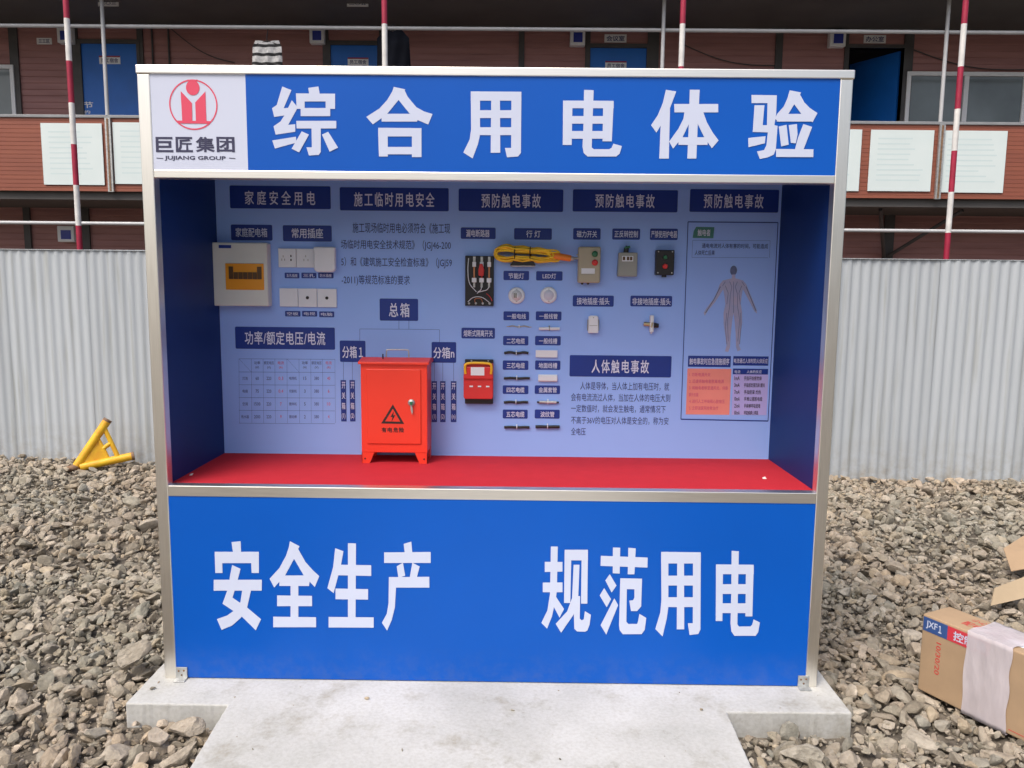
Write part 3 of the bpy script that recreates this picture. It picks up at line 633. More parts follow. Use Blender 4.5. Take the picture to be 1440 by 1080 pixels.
# poster with the human figure
b = MB()
for x0, y0, x1, y1, wd in [(967.5, 312, 1094, 313, .005), (1094, 313, 1080, 592, .004), (957.5, 589.5, 1080, 592, .006), (967.5, 312, 957.5, 589.5, .004)]:
    a, e = bpx(x0, y0), bpx(x1, y1); b.line(a[0], a[1], e[0], e[1], wd, YL, 'navy')
b.flat([bpx(979, 319), bpx(1004.5, 319.5), bpx(1003, 335), bpx(974, 334.5), bpx(975.5, 325)], YL, 'green_print')
b.text('触电者', rect(981, 322.5, 999, 332, D), YL-.0006, 'print_w', .012)
for x0, y0, x1, y1 in [(974, 338, 1083, 338.5), (973, 362, 1080, 362.5), (974, 338, 973, 362), (1083, 338.5, 1082, 362.5)]:
    a, e = bpx(x0, y0), bpx(x1, y1); b.line(a[0], a[1], e[0], e[1], .0012, YL, 'navy_line')
b.text('通电电流对人体有害的时间，可能造成', rect(987, 342.5, 1080, 349.5, D), YL, 'ink', .012)
b.text('人体死亡后果', rect(977, 352, 1005, 359, D), YL, 'ink', .012)
half = [(1031.5, 391), (1037, 392), (1045, 394.5), (1049.5, 400), (1053, 409), (1058, 421), (1064, 436), (1064.5, 441), (1061, 438), (1054, 424), (1048, 413), (1044.5, 407), (1043, 415), (1041.5, 427), (1043.5, 440), (1043.5, 455), (1041, 472), (1039.5, 486), (1041.5, 492), (1037, 494), (1035, 488), (1034.5, 470), (1033, 452), (1031.5, 442)]
lft = [(1031.0, 442), (1029.5, 452), (1027.5, 470), (1026.5, 488), (1024, 495), (1019.5, 494), (1021.5, 486), (1020, 472), (1017.5, 455), (1017.5, 440), (1020, 427), (1018.5, 415), (1017, 407), (1013, 413), (1006, 424), (996, 436), (991, 444), (989.5, 440), (993, 434), (1003, 421), (1009, 409), (1012, 400), (1016.5, 394.5), (1026, 392)]
b.flat([bpx(*q) for q in half[::-1]+lft[::-1]], YL, 'skin_print')
cc = onY(1031.5, 380.5, D); b.flat(circle(cc.x, cc.z, .0165, .0235), YL, 'fig_dark'); a, e = bpx(1031.5, 386), bpx(1031.5, 394); b.line(a[0], a[1], e[0], e[1], .017, YL-.0002, 'skin_print')
for seg in ([(1049, 403), (1056, 420), (1063, 437)], [(1013, 403), (1004, 421), (992, 440)], [(1026, 396), (1029, 403), (1027, 414), (1026, 430)], [(1037, 396), (1034, 403), (1037, 414), (1037, 430)], [(1026, 430), (1023, 450), (1024, 480)], [(1037, 430), (1040, 450), (1037.5, 480)], [(1020, 396), (1016, 402)], [(1043, 396), (1047, 402)], [(1031.5, 396), (1031.5, 440)], [(1020, 402), (1024, 412), (1022, 428)], [(1043, 402), (1039, 412), (1041, 428)], [(1022, 440), (1020, 460), (1022, 484)], [(1041, 440), (1042, 460), (1040, 484)]):
    for q, t in zip(seg, seg[1:]):
        a, e = bpx(*q), bpx(*t); b.line(a[0], a[1], e[0], e[1], .004 if q[1] > 400 and (q[0] > 1045 or q[0] < 1015) else .0022, YL-.0004, 'fig_dark')
def fl(r_, m_, y=YL):
    x0, x1, z0, z1 = rect(*r_, D); b.flat([(x0, z0), (x1, z0), (x1, z1), (x0, z1)], y, m_)
fl((967.5, 500.5, 1027.5, 516), 'navy'); b.text('触电事故时应急措施顺序', rect(969.5, 503.5, 1025.5, 513, D), YL-.0006, 'print_w', .012)
fl((1031, 501, 1080.5, 514), 'navy'); b.text('电流通过人体时的人体反应', rect(1032, 504, 1079.5, 511, D), YL-.0006, 'print_w', .008)
fl((965.5, 518.5, 1027, 583), 'orange_print'); fl((1030.5, 518.5, 1080, 526.5), 'navy'); fl((1030, 526.5, 1079, 583.5), 'pink_print')
b.text('电流', rect(1033, 520.5, 1041, 525, D), YL-.0006, 'print_w', .004); b.text('人体的反应', rect(1050, 520.5, 1071, 525, D), YL-.0006, 'print_w', .004)
for k, (t, x1) in enumerate([('1. 切断电源开关', 999), ('2. 迅速将触电者脱离电源', 1018), ('3. 将触电者移至通风处，仰卧', 1024), ('解开衣服', 982), ('4. 进行人工呼吸和心脏按压', 1019), ('5. 立即送医院抢救治疗', 1010)]):
    b.text(t, rect(969 if k != 3 else 968.5, 524+k*9.4, x1, 529.5+k*9.4, D), YL-.0006, 'red_ink', .010)
for k, (t, x1, n) in enumerate([('手指开始感觉麻', 1071, '1mA'), ('手指感觉强烈麻 颤抖', 1075.5, '3mA'), ('手指痉挛 灼热', 1070, '7mA'), ('手难以摆脱电极', 1072, '10mA'), ('手麻痹呼吸困难', 1069, '25mA'), ('呼吸麻痹心停跳', 1066, '80mA')]):
    b.text(t, rect(1046, 529+k*9.7, x1, 535+k*9.7, D), YL-.0006, 'blackprint', .014); b.text(n, rect(1032.5, 529+k*9.7, 1040, 534.5+k*9.7, D), YL-.0006, 'blackprint', .014)
b.build('poster', bk)

# ================================================================== DEVICES MOUNTED ON THE BACK PANEL
def dev(name, r_, label, cat, group=None):
    x0, x1, z0, z1 = rect(*r_, D); e = empty(name, ((x0+x1)/2, D, z0), label=label, cat=cat, group=group)
    return e, x0, x1, z0, z1
def fr(r_, depth): return rect(*r_, D-depth)
# household distribution box
t, x0, x1, z0, z1 = dev('distribution_box', (306, 342, 382, 430), 'cream household distribution box with amber window, under the first caption', 'distribution box')
MB().box(x0, x1, D-.062, D, z0, z1, 'cream').build('box_body', t, .006)
wx0, wx1, wz0, wz1 = fr((317, 370.5, 371, 407.5), .066)
b = MB(); b.box(wx0, wx1, D-.0665, D-.0618, wz0, wz1, 'amber'); b.build('window_cover', t, .002)
b = MB(); q = fr((322, 375, 369.5, 392.5), .067); n = 6; wd = (q[1]-q[0])/8
for k in range(7):
    hgh = (q[3]-q[2])*(1 if k in (0, 6) else .55); b.box(q[0]+k*wd*1.12, q[0]+k*wd*1.12+wd, D-.070, D-.0664, q[2], q[2]+hgh, 'amber_d')
b.build('breaker', t)
q = fr((307.5, 344.5, 325, 349), .063); MB().box(q[0], q[1], D-.0632, D-.0615, q[2], q[3], 'navy').build('maker_label', t)
# sockets
def socket(r_, label, kind):
    t, x0, x1, z0, z1 = dev('socket_plate', r_, label, 'socket', 'white socket plates in two rows')
    MB().box(x0, x1, D-.011, D, z0, z1, 'white_p').build('face_plate', t, .002)
    cx_, cz_ = (x0+x1)/2, (z0+z1)/2; wdt = x1-x0; b = MB()
    if kind == 'five':
        for dx, dz, an in ((.22, .12, 0), (.22, -.10, 0)): b.box(cx_+dx*wdt-.003, cx_+dx*wdt+.003, D-.0121, D-.0105, cz_+dz*wdt-.006, cz_+dz*wdt+.004, 'black')
        b.build('slots', t); b = MB()
        for dx, dz in ((-.22, .08), (-.30, -.1), (-.14, -.1)): b.box(cx_+dx*wdt-.0016, cx_+dx*wdt+.0016, D-.0121, D-.0105, cz_+dz*wdt-.005, cz_+dz*wdt+.005, 'grey_p')
        b.build('slots', t)
    elif kind == 'three':
        for dx, dz in ((0, .1), (-.1, -.1), (.12, -.1)): b.box(cx_+dx*wdt-.0016, cx_+dx*wdt+.0016, D-.0121, D-.0105, cz_+dz*wdt-.005, cz_+dz*wdt+.005, 'grey_p')
        b.build('slots', t)
    elif kind == 'cover':
        b.prism([(x0-.002, z1+.008), (x1+.004, z1+.008), (x1+.004, z0-.010), (x1-.01, z0-.022), (x0+.012, z0-.022), (x0-.002, z0-.010)], D-.048, D-.011, 'white_p')
        b.build('splash_cover', t, .008, 3)
    elif kind == 'hole':
        b.lathe([(.0075, 0), (.0075, .0035), (.0045, .004)], (cx_, D-.0105, cz_), 'black', 16); b.build('jack', t)
socket((392.3, 349.5, 417, 376), 'white five pin socket plate, top row beside the amber windowed box', 'five')
socket((417.6, 349.8, 444, 376.3), 'white three pin socket plate in the middle of the top row', 'three')
socket((444.8, 350, 473, 376.5), 'white socket with bulging splash proof cover, right end of top row', 'cover')
socket((394, 405.3, 419.5, 431), 'blank white plate at the left end of the bottom row', 'blank')
socket((420.2, 405.6, 446.2, 431.6), 'white plate with one small dark jack, middle of bottom row', 'hole')
socket((447, 406, 474, 432), 'white plate with one dark jack, right end of bottom row', 'hole')
# open knife switch
t, x0, x1, z0, z1 = dev('fuse_switch', (654.5, 360, 694.5, 430), 'open black switch base with white fuse holders, wires and a red centre lever', 'switch')
MB().box(x0, x1, D-.02, D, z0, z1, 'black').build('base', t, .003)
wdt = x1-x0; hh = z1-z0
for k, fx in enumerate((.32, .58, .84)):
    cx_ = x0+wdt*fx; b = MB()
    b.box(cx_-.009, cx_+.009, D-.032, D-.0199, z0+hh*.78, z0+hh*.88, 'white_p'); b.build('fuse_holder', t, .002); b = MB(); b.box(cx_-.011, cx_+.011, D-.040, D-.0199, z0+hh*.47, z0+hh*.56, 'white_p')
    b.build('fuse_holder', t, .002)
    b = MB(); b.box(cx_-.004, cx_+.004, D-.030, D-.0199, z0+hh*.56, z0+hh*.78, 'copper' if k != 1 else 'redp'); b.box(cx_-.006, cx_+.006, D-.028, D-.0199, z0+hh*.88, z0+hh*.985, 'galv'); b.box(cx_-.005, cx_+.005, D-.03, D-.0199, z0+hh*.37, z0+hh*.47, 'galv')
    b.build('blade', t, .001)
b = MB(); cx_ = x0+wdt*.57; b.prism([(cx_-.012, z0+hh*.60), (cx_+.012, z0+hh*.60), (cx_+.014, z0+hh*.72), (cx_+.006, z0+hh*.84), (cx_-.006, z0+hh*.84), (cx_-.014, z0+hh*.72)], D-.055, D-.031, 'redp'); b.build('lever', t, .004)
b = MB()
def P3(fx, fz, d): return (x0+wdt*fx, D-d, z0+hh*fz)
def curve(pts, n=8):
    out = []; p = [Vector(a) for a in pts]; p = [2*p[0]-p[1]]+p+[2*p[-1]-p[-2]]
    for i in range(1, len(p)-2):
        for k in range(n):
            u = k/n; out.append(.5*((2*p[i])+(p[i+1]-p[i-1])*u+(2*p[i-1]-5*p[i]+4*p[i+1]-p[i+2])*u*u+(3*p[i]-p[i-1]-3*p[i+1]+p[i+2])*u**3))
    out.append(p[-2]); return out
b.tube(curve([P3(.12, .95, .022), P3(.10, .7, .03), P3(.16, .45, .03), P3(.40, .28, .03)]), .0022, 'white_p', 6)
b.tube(curve([P3(.84, .38, .03), P3(.75, .32, .034), P3(.5, .28, .03), P3(.42, .25, .028)]), .002, 'white_p', 6)
b.tube(curve([P3(.58, .38, .03), P3(.55, .32, .034), P3(.45, .28, .03)]), .002, 'white_p', 6)
b.tube(curve([P3(.10, .08, .024), P3(.3, .17, .032), P3(.6, .17, .03), P3(.9, .05, .024)]), .002, 'white_p', 6)
b.tube(curve([P3(.35, .06, .024), P3(.36, .14, .032), P3(.56, .14, .03), P3(.62, .05, .024)]), .0018, 'copper', 6)
b.tube(curve([P3(.75, .25, .022), P3(.88, .18, .032), P3(.95, .1, .028)]), .0018, 'redp', 6)
b.build('wires', t)
b = MB()
for fx in (.14, .38, .62, .86): b.lathe([(.006, 0), (.006, .006), (.004, .008)], (x0+wdt*fx, D-.0199, z0+hh*.05), 'galv', 10)
b.build('terminals', t)
# work lamp with coiled yellow cable
t, x0, x1, z0, z1 = dev('work_lamp', (694, 343, 813, 376), 'work lamp with bundled yellow cable and orange handle, hung under its caption', 'work lamp')
b = MB(); rg = random.Random(4); xr = onY(786, 360, D-.04).x; zc = (z0+z1)/2+.002
for k in range(16):
    xa = x0+.004+rg.uniform(0, .014); xb = xr-rg.uniform(-.012, .05); ht = rg.uniform(.018, .040); dp = D-.015-rg.uniform(0, .045); zz = zc+rg.uniform(-.007, .007)+.006
    pts = []; n = 40
    for i in range(n):
        a = 2*math.pi*i/n; ca, sa = math.cos(a), math.sin(a)
        xx = (xa+xb)/2+(xb-xa)/2*(abs(ca)**.55)*(1 if ca > 0 else -1)
        # pinched where the ties bind it
        tie = 1-.45*math.exp(-((xx-(x0+.175))/.03)**2)-.35*math.exp(-((xx-(x0+.105))/.025)**2)-.25*math.exp(-((xx-(x0+.26))/.05)**2)
        zzz = zz+ht*(abs(sa)**.8)*(1 if sa > 0 else -1)*tie+.003*math.sin(3*a+k)-.012*(xx-x0)/(xr-x0)
        pts.append((xx, min(D-.006, dp+.010*math.cos(2*a+k)), zzz))
    b.tube(pts, .0041, 'yellow_c', 7, closed=True)
b.build('cable', t)
b = MB()
for fx in (.105, .178):
    xx = x0+fx; b.tube([(xx+.003*math.cos(2*math.pi*i/20), D-.036+.036*math.cos(2*math.pi*i/20), zc+.003+.034*math.sin(2*math.pi*i/20)) for i in range(20)], .0028, 'black', 6, closed=True)
b.build('cable_tie', t)
b = MB(); q = onY(735, 371, D-.03)
b.prism([(q.x-.062, q.z-.008), (q.x+.062, q.z-.008), (q.x+.05, q.z+.018), (q.x, q.z+.028), (q.x-.045, q.z+.014)], D-.05, D-.012, 'black'); b.box(q.x-.06, q.x+.06, D-.052, D-.012, q.z-.014, q.z-.0081, 'galv'); b.build('lamp_head', t, .004)
b = MB(); a = onY(772, 358.5, D-.045); e = onY(803, 363.5, D-.045); g = onY(814, 363, D-.045); dv = (e-a)
b.tube([a, a+dv*.12, a+dv*.3, a+dv*.95, e], [.008, .014, .017, .0155, .013], 'orange', 14); b.build('handle', t)
b = MB(); b.tube([e, e+(g-e)*.3, e+(g-e)*.35, g], [.011, .011, .007, .006], 'galv', 12); b.tube(curve([g-Vector((.004, 0, 0)), g+Vector((.004, 0, .012)), g+Vector((-.012, 0, .016))], 6), .0022, 'brass', 6); b.build('hook', t)
# round lamps
def roundlamp(px, py, label, clear):
    q = onY(px, py, D); r0 = .0405; t = empty('ceiling_lamp', (q.x, D, q.z-r0), label=label, cat='lamp', group='two round lamps')
    b = MB(); b.lathe([(r0, 0), (r0, .006), (r0*.93, .014), (r0*.7, .018), (r0*.66, .017)], (q.x, D, q.z), 'white_p', 36); b.build('rim', t)
    b = MB()
    if clear:
        b.lathe([(r0*.655, .012), (r0*.6, .022), (r0*.4, .03), (r0*.15, .034)], (q.x, D, q.z), 'glassy', 28); b.build('lens', t)
        b = MB()
        for dx in (-.011, -.003, .006): b.tube([(q.x+dx, D-.033, q.z-.011), (q.x+dx, D-.037, q.z), (q.x+dx, D-.033, q.z+.011)], .0028, 'grey_p' if dx < 0 else 'white_p', 8)
        b.build('tube', t)
    else:
        b.lathe([(r0*.655, .015), (r0*.5, .021), (r0*.2, .023)], (q.x, D, q.z), 'white_vinyl', 28); b.build('diffuser', t)
    b = MB()
    for dz in (-.029, .029): b.box(q.x-.004, q.x+.004, D-.0185, D-.0155, q.z+dz-.0015, q.z+dz+.0015, 'grey_p')
    b.build('clip', t)
roundlamp(726.5, 415.5, 'round white lamp with clear ribbed glass centre showing grey tubes', True)
roundlamp(771.5, 415, 'round white lamp with plain opaque disc centre', False)
# cable and conduit samples
def sample(x0_, x1_, y_, r0, m_, label, cat, sag=.002, clip='white_p', tip=None, name='cable_sample'):
    a, e = onY(x0_, y_, D-.01), onY(x1_, y_+.3, D-.01); t = empty(name, ((a.x+e.x)/2, D, a.z-.01), label=label, cat=cat, group='short wiring samples in two columns')
    b = MB(); yy = D-r0-.001
    pts = [(a.x+(e.x-a.x)*i/12, yy, a.z+(e.z-a.z)*i/12+sag*math.sin(i*.9+x0_)) for i in range(13)]
    b.tube(pts, r0, m_, 12); b.build('sheath' if m_ in ('black',) else 'tube', t)
    if tip:
        b = MB(); b.tube([(a.x-.012, yy, pts[0][2]), (a.x+.002, yy, pts[0][2])], r0*.55, tip, 8); b.tube([(e.x-.002, yy, pts[-1][2]), (e.x+.012, yy, pts[-1][2])], r0*.55, tip, 8); b.build('core', t)
    mx = (a.x+e.x)/2; mz = pts[6][2]; b = MB()
    b.tube([(mx, yy+(r0+.0018)*math.cos(2*math.pi*i/16), mz+(r0+.0018)*math.sin(2*math.pi*i/16)) for i in range(16)], .0022, clip, 6, closed=True)
    b.box(mx-.003, mx+.003, D-.006, D, mz+r0, mz+r0+.007, clip); b.build('clip', t)
sample(716, 744, 459, .0025, 'beige', 'thin pale yellow grey wire sample, top of the left sample column', 'wire sample', .0025, 'white_p', 'brass', 'wire_sample')
sample(709, 743, 496, .0062, 'black', 'black two core cable sample, second in the left sample column', 'cable sample', .0025, 'white_p')
sample(708.5, 745, 531.8, .0062, 'black', 'black three core cable sample, third in the left sample column', 'cable sample', .001)
sample(708.5, 742.5, 565.5, .0062, 'black', 'black four core cable sample, fourth in the left sample column', 'cable sample', .0015)
sample(709, 744.5, 600.7, .0066, 'black', 'black five core cable sample, bottom of the left sample column', 'cable sample', .0008)
sample(758, 787, 462, .0075, 'white_p', 'white plastic conduit sample, top of the right sample column', 'conduit sample', .0004, 'grey_p', None, 'conduit_sample')
sample(758.5, 782.5, 565.5, .0072, 'galv', 'grey metal conduit sample, fourth in the right sample column', 'conduit sample', 0, 'white_p', 'black', 'conduit_sample')
sample(753, 787, 600, .0074, 'black', 'black corrugated conduit sample, bottom of the right sample column', 'conduit sample', .0004, 'white_p', None, 'conduit_sample')
for r_, lb in (((753.5, 492.5, 783.5, 502), 'flat white cable trunking sample, second in the right sample column'), ((757, 526.5, 783.5, 536.5), 'short domed white floor trunking sample, third in the right sample column')):
    t, x0, x1, z0, z1 = dev('trunking_sample', r_, lb, 'trunking sample', 'short wiring samples in two columns')
    dome = 'domed' in lb; MB().box(x0, x1, D-.010, D, z0, z1, 'white_p').build('channel', t, .002)
    b = MB()
    if dome: b.prism([(x0-.001, z0+.004), (x1+.001, z0+.004), (x1+.001, z1-.004), (x0-.001, z1-.004)], D-.016, D-.010, 'white_p'); b.build('cover', t, .0055, 3)
    else: b.box(x0-.001, x1+.001, D-.013, D-.010, z0-.001, z1+.001, 'white_p'); b.build('cover', t, .001)
# red isolating switch
t, x0, x1, z0, z1 = dev('isolating_switch', (653, 505, 694, 567), 'red fuse isolating switch with yellow handle arch and small white label', 'isolating switch')
MB().box(x0+.004, x1-.001, D-.022, D, z0, z1, 'black').build('base', t, .003)
wdt, hh = x1-x0, z1-z0
MB().prism([(x0+.004, z0+hh*.13), (x1-.004, z0+hh*.13), (x1, z0+hh*.18), (x1, z1-hh*.08), (x0, z1-hh*.08), (x0, z0+hh*.18)], D-.055, D-.022, 'redp').build('cover', t, .004)
MB().prism([(x0-.001, z0+hh*.58), (x1+.001, z0+hh*.58), (x1-.004, z1-hh*.14), (x0+.004, z1-hh*.14)], D-.066, D-.0551, 'redp').build('hinged_front', t, .005)
b = MB(); yy = D-.070; b.tube(curve([(x0+.010, yy+.006, z0+hh*.70), (x0+.008, yy, z0+hh*.86), (x0+.020, yy, z0+hh*.93), (x0+wdt*.5, yy, z0+hh*.945), (x1-.020, yy, z0+hh*.93), (x1-.008, yy, z0+hh*.86), (x1-.010, yy+.006, z0+hh*.70)], 6), .0062, 'yellow_p', 10); b.build('handle', t)
q = fr((662, 516.5, 681, 528), .07); MB().box(q[0], q[1], D-.0675, D-.0655, q[2], q[3], 'white_p').build('rating_label', t)
b = MB()
for fx in (.26, .54, .82): b.box(x0+wdt*fx-.008, x0+wdt*fx+.008, D-.0585, D-.0548, z0+hh*.40, z0+hh*.43, 'white_p')  # three glints on the red cover, put on as white bars
b.build('glint_mark', t)
b = MB()
for fx in (.25, .82): b.lathe([(.004, 0), (.004, .004)], (x0+wdt*fx, D-.0219, z1-.006), 'galv', 10)
b.build('terminal_screw', t)
# magnetic switch
t, x0, x1, z0, z1 = dev('magnetic_switch', (812, 347.5, 843, 398), 'tall beige switch box with a green and a red button and white label', 'switch box')
MB().box(x0, x1, D-.055, D, z0, z1, 'beige').build('box_body', t, .008, 3)
for py, m_, nm in ((357.3, 'green', 'green'), (369.3, 'redp', 'red')):
    q = onY(836.5, py, D-.057); b = MB(); b.lathe([(.0145, 0), (.0145, .006), (.0125, .010), (.006, .0108)], (q.x, D-.0549, q.z), m_, 20); o = b.build('button', t); o['label'] = nm+' push button'
q = fr((817.5, 377.3, 836.5, 385), .057); b = MB(); b.box(q[0], q[1], D-.0562, D-.0545, q[2], q[3], 'white_p'); b.box(q[0]+.001, q[1]-.003, D-.0562, D-.0545, q[2]-.005, q[2]-.0028, 'grey_p'); b.build('rating_label', t)
b = MB(); [b.lathe([(.006, 0), (.006, .02)], (x0+dx, D-.02, z0-.002), 'black', 10) for dx in (.022, .05)]; b.build('cable_gland', t)
# reversing switch
t, x0, x1, z0, z1 = dev('reversing_switch', (867.5, 355.5, 894.5, 389), 'small grey metal switch box with a black rotary knob on top', 'switch box')
MB().prism([(x0, z0), (x1, z0), (x1, z1), (x0+.004, z1)], D-.045, D, 'grey_p').build('box_body', t, .004)
q = onY(881.5, 350, D-.03); b = MB(); b.tube([(q.x-.004, D-.025, z1-.004), (q.x-.002, D-.028, q.z), (q.x+.004, D-.03, q.z+.012)], [.013, .012, .009], 'black', 12); b.tube([(q.x-.010, D-.034, q.z+.004), (q.x+.014, D-.034, q.z+.010)], .006, 'green', 10); b.build('knob', t)
q = fr((875, 360, 890.5, 367.5), .047); b = MB(); b.box(q[0], q[1], D-.0463, D-.0445, q[2], q[3], 'white_p'); [b.box(q[0]+(q[1]-q[0])*f0, q[0]+(q[1]-q[0])*(f0+.22), D-.0468, D-.046, q[2]+.005, q[3]-.003, 'amber_d') for f0 in (.05, .42, .7)]; b.build('rating_label', t)
# push button box
t, x0, x1, z0, z1 = dev('button_box', (920.5, 352, 946, 387), 'black push button box with a red and a dark green button', 'button box')
MB().box(x0, x1, D-.04, D, z0, z1, 'black').build('box_body', t, .004)
for py, m_, nm, r0 in ((361.8, 'green', 'dark green', .010), (374.5, 'redp', 'red', .0125)):
    q = onY(935.5, py, D-.042); b = MB(); b.lathe([(r0, 0), (r0, .006), (r0*.8, .010)], (q.x, D-.0399, q.z), m_, 20); o = b.build('button', t); o['label'] = nm+' push button'
b = MB(); [b.lathe([(.0035, 0), (.003, .002)], (x0+(x1-x0)*fx, D-.0399, z0+(z1-z0)*fz), 'galv', 10) for fx in (.12, .88) for fz in (.09, .93)]; b.build('cover_screw', t)
b = MB(); b.tube([((x0+x1)/2, D-.02, z0+.002), ((x0+x1)/2, D-.02, z0-.010)], .012, 'black', 12); b.build('cable_gland', t)
# plugs
t, x0, x1, z0, z1 = dev('plug', (826.5, 443.5, 841, 468), 'plain white plug socket with a hole at its top, under the left plug caption', 'plug', 'two plugs')
b = MB(); b.prism([(x0, z0), (x1, z0), (x1-.002, z1-.004), (x1-.012, z1), (x0+.012, z1), (x0+.002, z1-.004)], D-.03, D, 'white_p'); b.build('body', t, .004)
b = MB(); b.disc((x0+x1)/2, z1-.010, .0025, .0025, D-.0306, D-.0295, 'grey_p', 10); b.box(x0+.006, x1-.006, D-.0306, D-.0295, z0+.036, z0+.038, 'grey_p'); b.build('seam', t)
b = MB(); b.box(x0-.003, x0, D-.022, D-.004, z0+.012, z1-.02, 'grey_p'); b.box(x1, x1+.003, D-.022, D-.004, z0+.012, z1-.02, 'grey_p'); b.build('side_grip', t)
t, x0, x1, z0, z1 = dev('plug', (904.5, 443, 924, 467.5), 'white plug with brass and black fittings at its sides, under the right plug caption', 'plug', 'two plugs')
xc = (x0+x1)/2+.004; b = MB(); b.box(xc-.009, xc+.009, D-.034, D, z0+.002, z1, 'white_p'); b.build('body', t, .004)
b = MB(); b.tube([(xc-.009, D-.018, z0+.040), (x0, D-.018, z0+.042)], .010, 'brass', 12); b.build('fitting', t)
b = MB(); b.tube([(xc+.009, D-.018, z0+.036), (x1+.004, D-.018, z0+.034)], [.014, .010], 'black', 12); b.build('boot', t)
b = MB(); b.tube([(xc-.003, D-.0345, z0+.026), (xc+.002, D-.036, z0+.05)], .004, 'brass', 8); b.tube([(xc, D-.018, z0+.004), (xc, D-.018, z0-.006)], .004, 'white_p', 8); b.build('pin', t)

# ------------------------------------------------------------------ red floor standing cabinet on the shelf
fl_, frr = onZ(508, 651, S), onZ(599.5, 652, S); CY = .465; cx0, cx1 = onY(508, 590, CY).x, onY(601, 590, CY).x; CD = .165
z_b = S+.052; z_t = S+.475; cab = empty('electrical_cabinet', ((cx0+cx1)/2, CY+CD/2, S), label='red steel electrical cabinet with hazard triangle standing on the red shelf', cat='cabinet')
MB().box(cx0, cx1, CY, CY+CD, z_b, z_t, 'cab_red').build('body', cab, .003)
b = MB(); b.prism([(CY-.014, z_t-.002), (CY-.014, z_t+.010), (CY+CD*.5, z_t+.024), (CY+CD+.008, z_t+.016), (CY+CD+.008, z_t-.002)], cx0-.010, cx1+.010, 'cab_red')
b.v = [(v[1], v[0], v[2]) for v in b.v]; b.f = [f[::-1] for f in b.f]; b.build('lid', cab, .003)
dx0, dx1 = onY(516, 570, CY).x, onY(592, 570, CY).x; dz0, dz1 = onY(550, 624, CY).z, onY(550, 519, CY).z
door = MB().box(dx0, dx1, CY-.006, CY-.0002, dz0, dz1, 'cab_red').build('door', cab, .003)
wdl = .055
for sx in (0, 1):
    X0 = cx0 if sx == 0 else cx1; sg = 1 if sx == 0 else -1
    for yy in (CY, CY+CD-.004):
        b = MB(); b.prism([(X0, S), (X0+sg*.038, S), (X0+sg*.060, z_b), (X0, z_b)], yy, yy+.004, 'cab_red'); b.box(min(X0, X0+sg*.003), max(X0, X0+sg*.003), min(yy, CY+CD*.6), max(yy+.004, CY+.03) if yy == CY else yy, S, z_b, 'cab_red')
        if yy == CY: b.disc(X0+sg*.016, S+.022, .004, .004, CY-.0012, CY, 'black', 10)
        b.build('leg', cab)
b = MB(); ha, hb_ = onY(543, 506, CY+.08), onY(575, 506, CY+.08); zz = z_t+.018
b.tube(curve([(ha.x, CY+CD*.5, zz), (ha.x+.002, CY+CD*.5, zz+.034), (ha.x+.012, CY+CD*.5, zz+.042), (hb_.x-.012, CY+CD*.5, zz+.042), (hb_.x-.002, CY+CD*.5, zz+.034), (hb_.x, CY+CD*.5, zz)], 6), .003, 'galv', 8); b.build('lifting_handle', cab)
q = onY(538.5, 500, CY+.05); b = MB(); b.tube([(q.x, CY+.05, z_t+.012), (q.x, CY+.05, z_t+.042)], .0032, 'black', 8); b.build('peg', cab)
# hazard triangle printed on the door
YD = CY-.0066; cpx = lambda x, y: (lambda p: (p.x, p.z))(onY(x, y, CY-.006)); b = MB()
o3 = [cpx(536, 595.5), cpx(568.5, 596.2), cpx(552.5, 568.5)]; cen = (sum(p[0] for p in o3)/3, sum(p[1] for p in o3)/3); i3 = [(cen[0]+(p[0]-cen[0])*.66, cen[1]+(p[1]-cen[1])*.66) for p in o3]
for i in range(3): j = (i+1) % 3; b.flat([o3[i], o3[j], i3[j], i3[i]], YD, 'blackprint')
b.flat([cpx(554, 578), cpx(549, 586.5), cpx(552, 586.3), cpx(550.5, 593.5), cpx(556, 583.8), cpx(553, 584)], YD, 'blackprint')
for ch, xa in zip('有电危险', (537, 545.3, 553.5, 561.5)): b.text(ch, rect(xa, 600.7, xa+6.8, 607.8, CY), YD, 'blackprint', .03)
b.build('hazard_mark', door)
q = onY(578.5, 566.5, CY-.01); b = MB(); b.lathe([(.017, 0), (.017, .004), (.013, .007), (.008, .010)], (q.x, CY-.006, q.z), 'galv', 20); lock = b.build('lock', door)
b = MB(); b.box(q.x-.006, q.x+.007, CY-.024, CY-.0165, q.z-.008, q.z+.006, 'green'); b.prism([(q.x-.004, q.z-.010), (q.x+.004, q.z-.010), (q.x+.008, q.z-.040), (q.x+.004, q.z-.055), (q.x-.002, q.z-.035)], CY-.018, CY-.015, 'galv'); b.build('keys', door)
# small scraps on the shelf
for px, py, lb in ((268.5, 668.5, 'tiny white paper scrap on the left of the red shelf'), (1075, 673.5, 'tiny white paper scrap on the right of the red shelf')):
    q = onZ(px, py, S); b = MB(); b.add([(q.x-.008, q.y, S+.001), (q.x+.008, q.y-.006, S+.002), (q.x+.006, q.y+.012, S+.008), (q.x-.006, q.y+.012, S+.004)], [(0, 1, 2, 3)], 'paper'); o = b.build('paper_scrap'); m_ = o.modifiers.new('t', 'SOLIDIFY'); m_.thickness = .001; tag(o, lb, 'paper scrap')

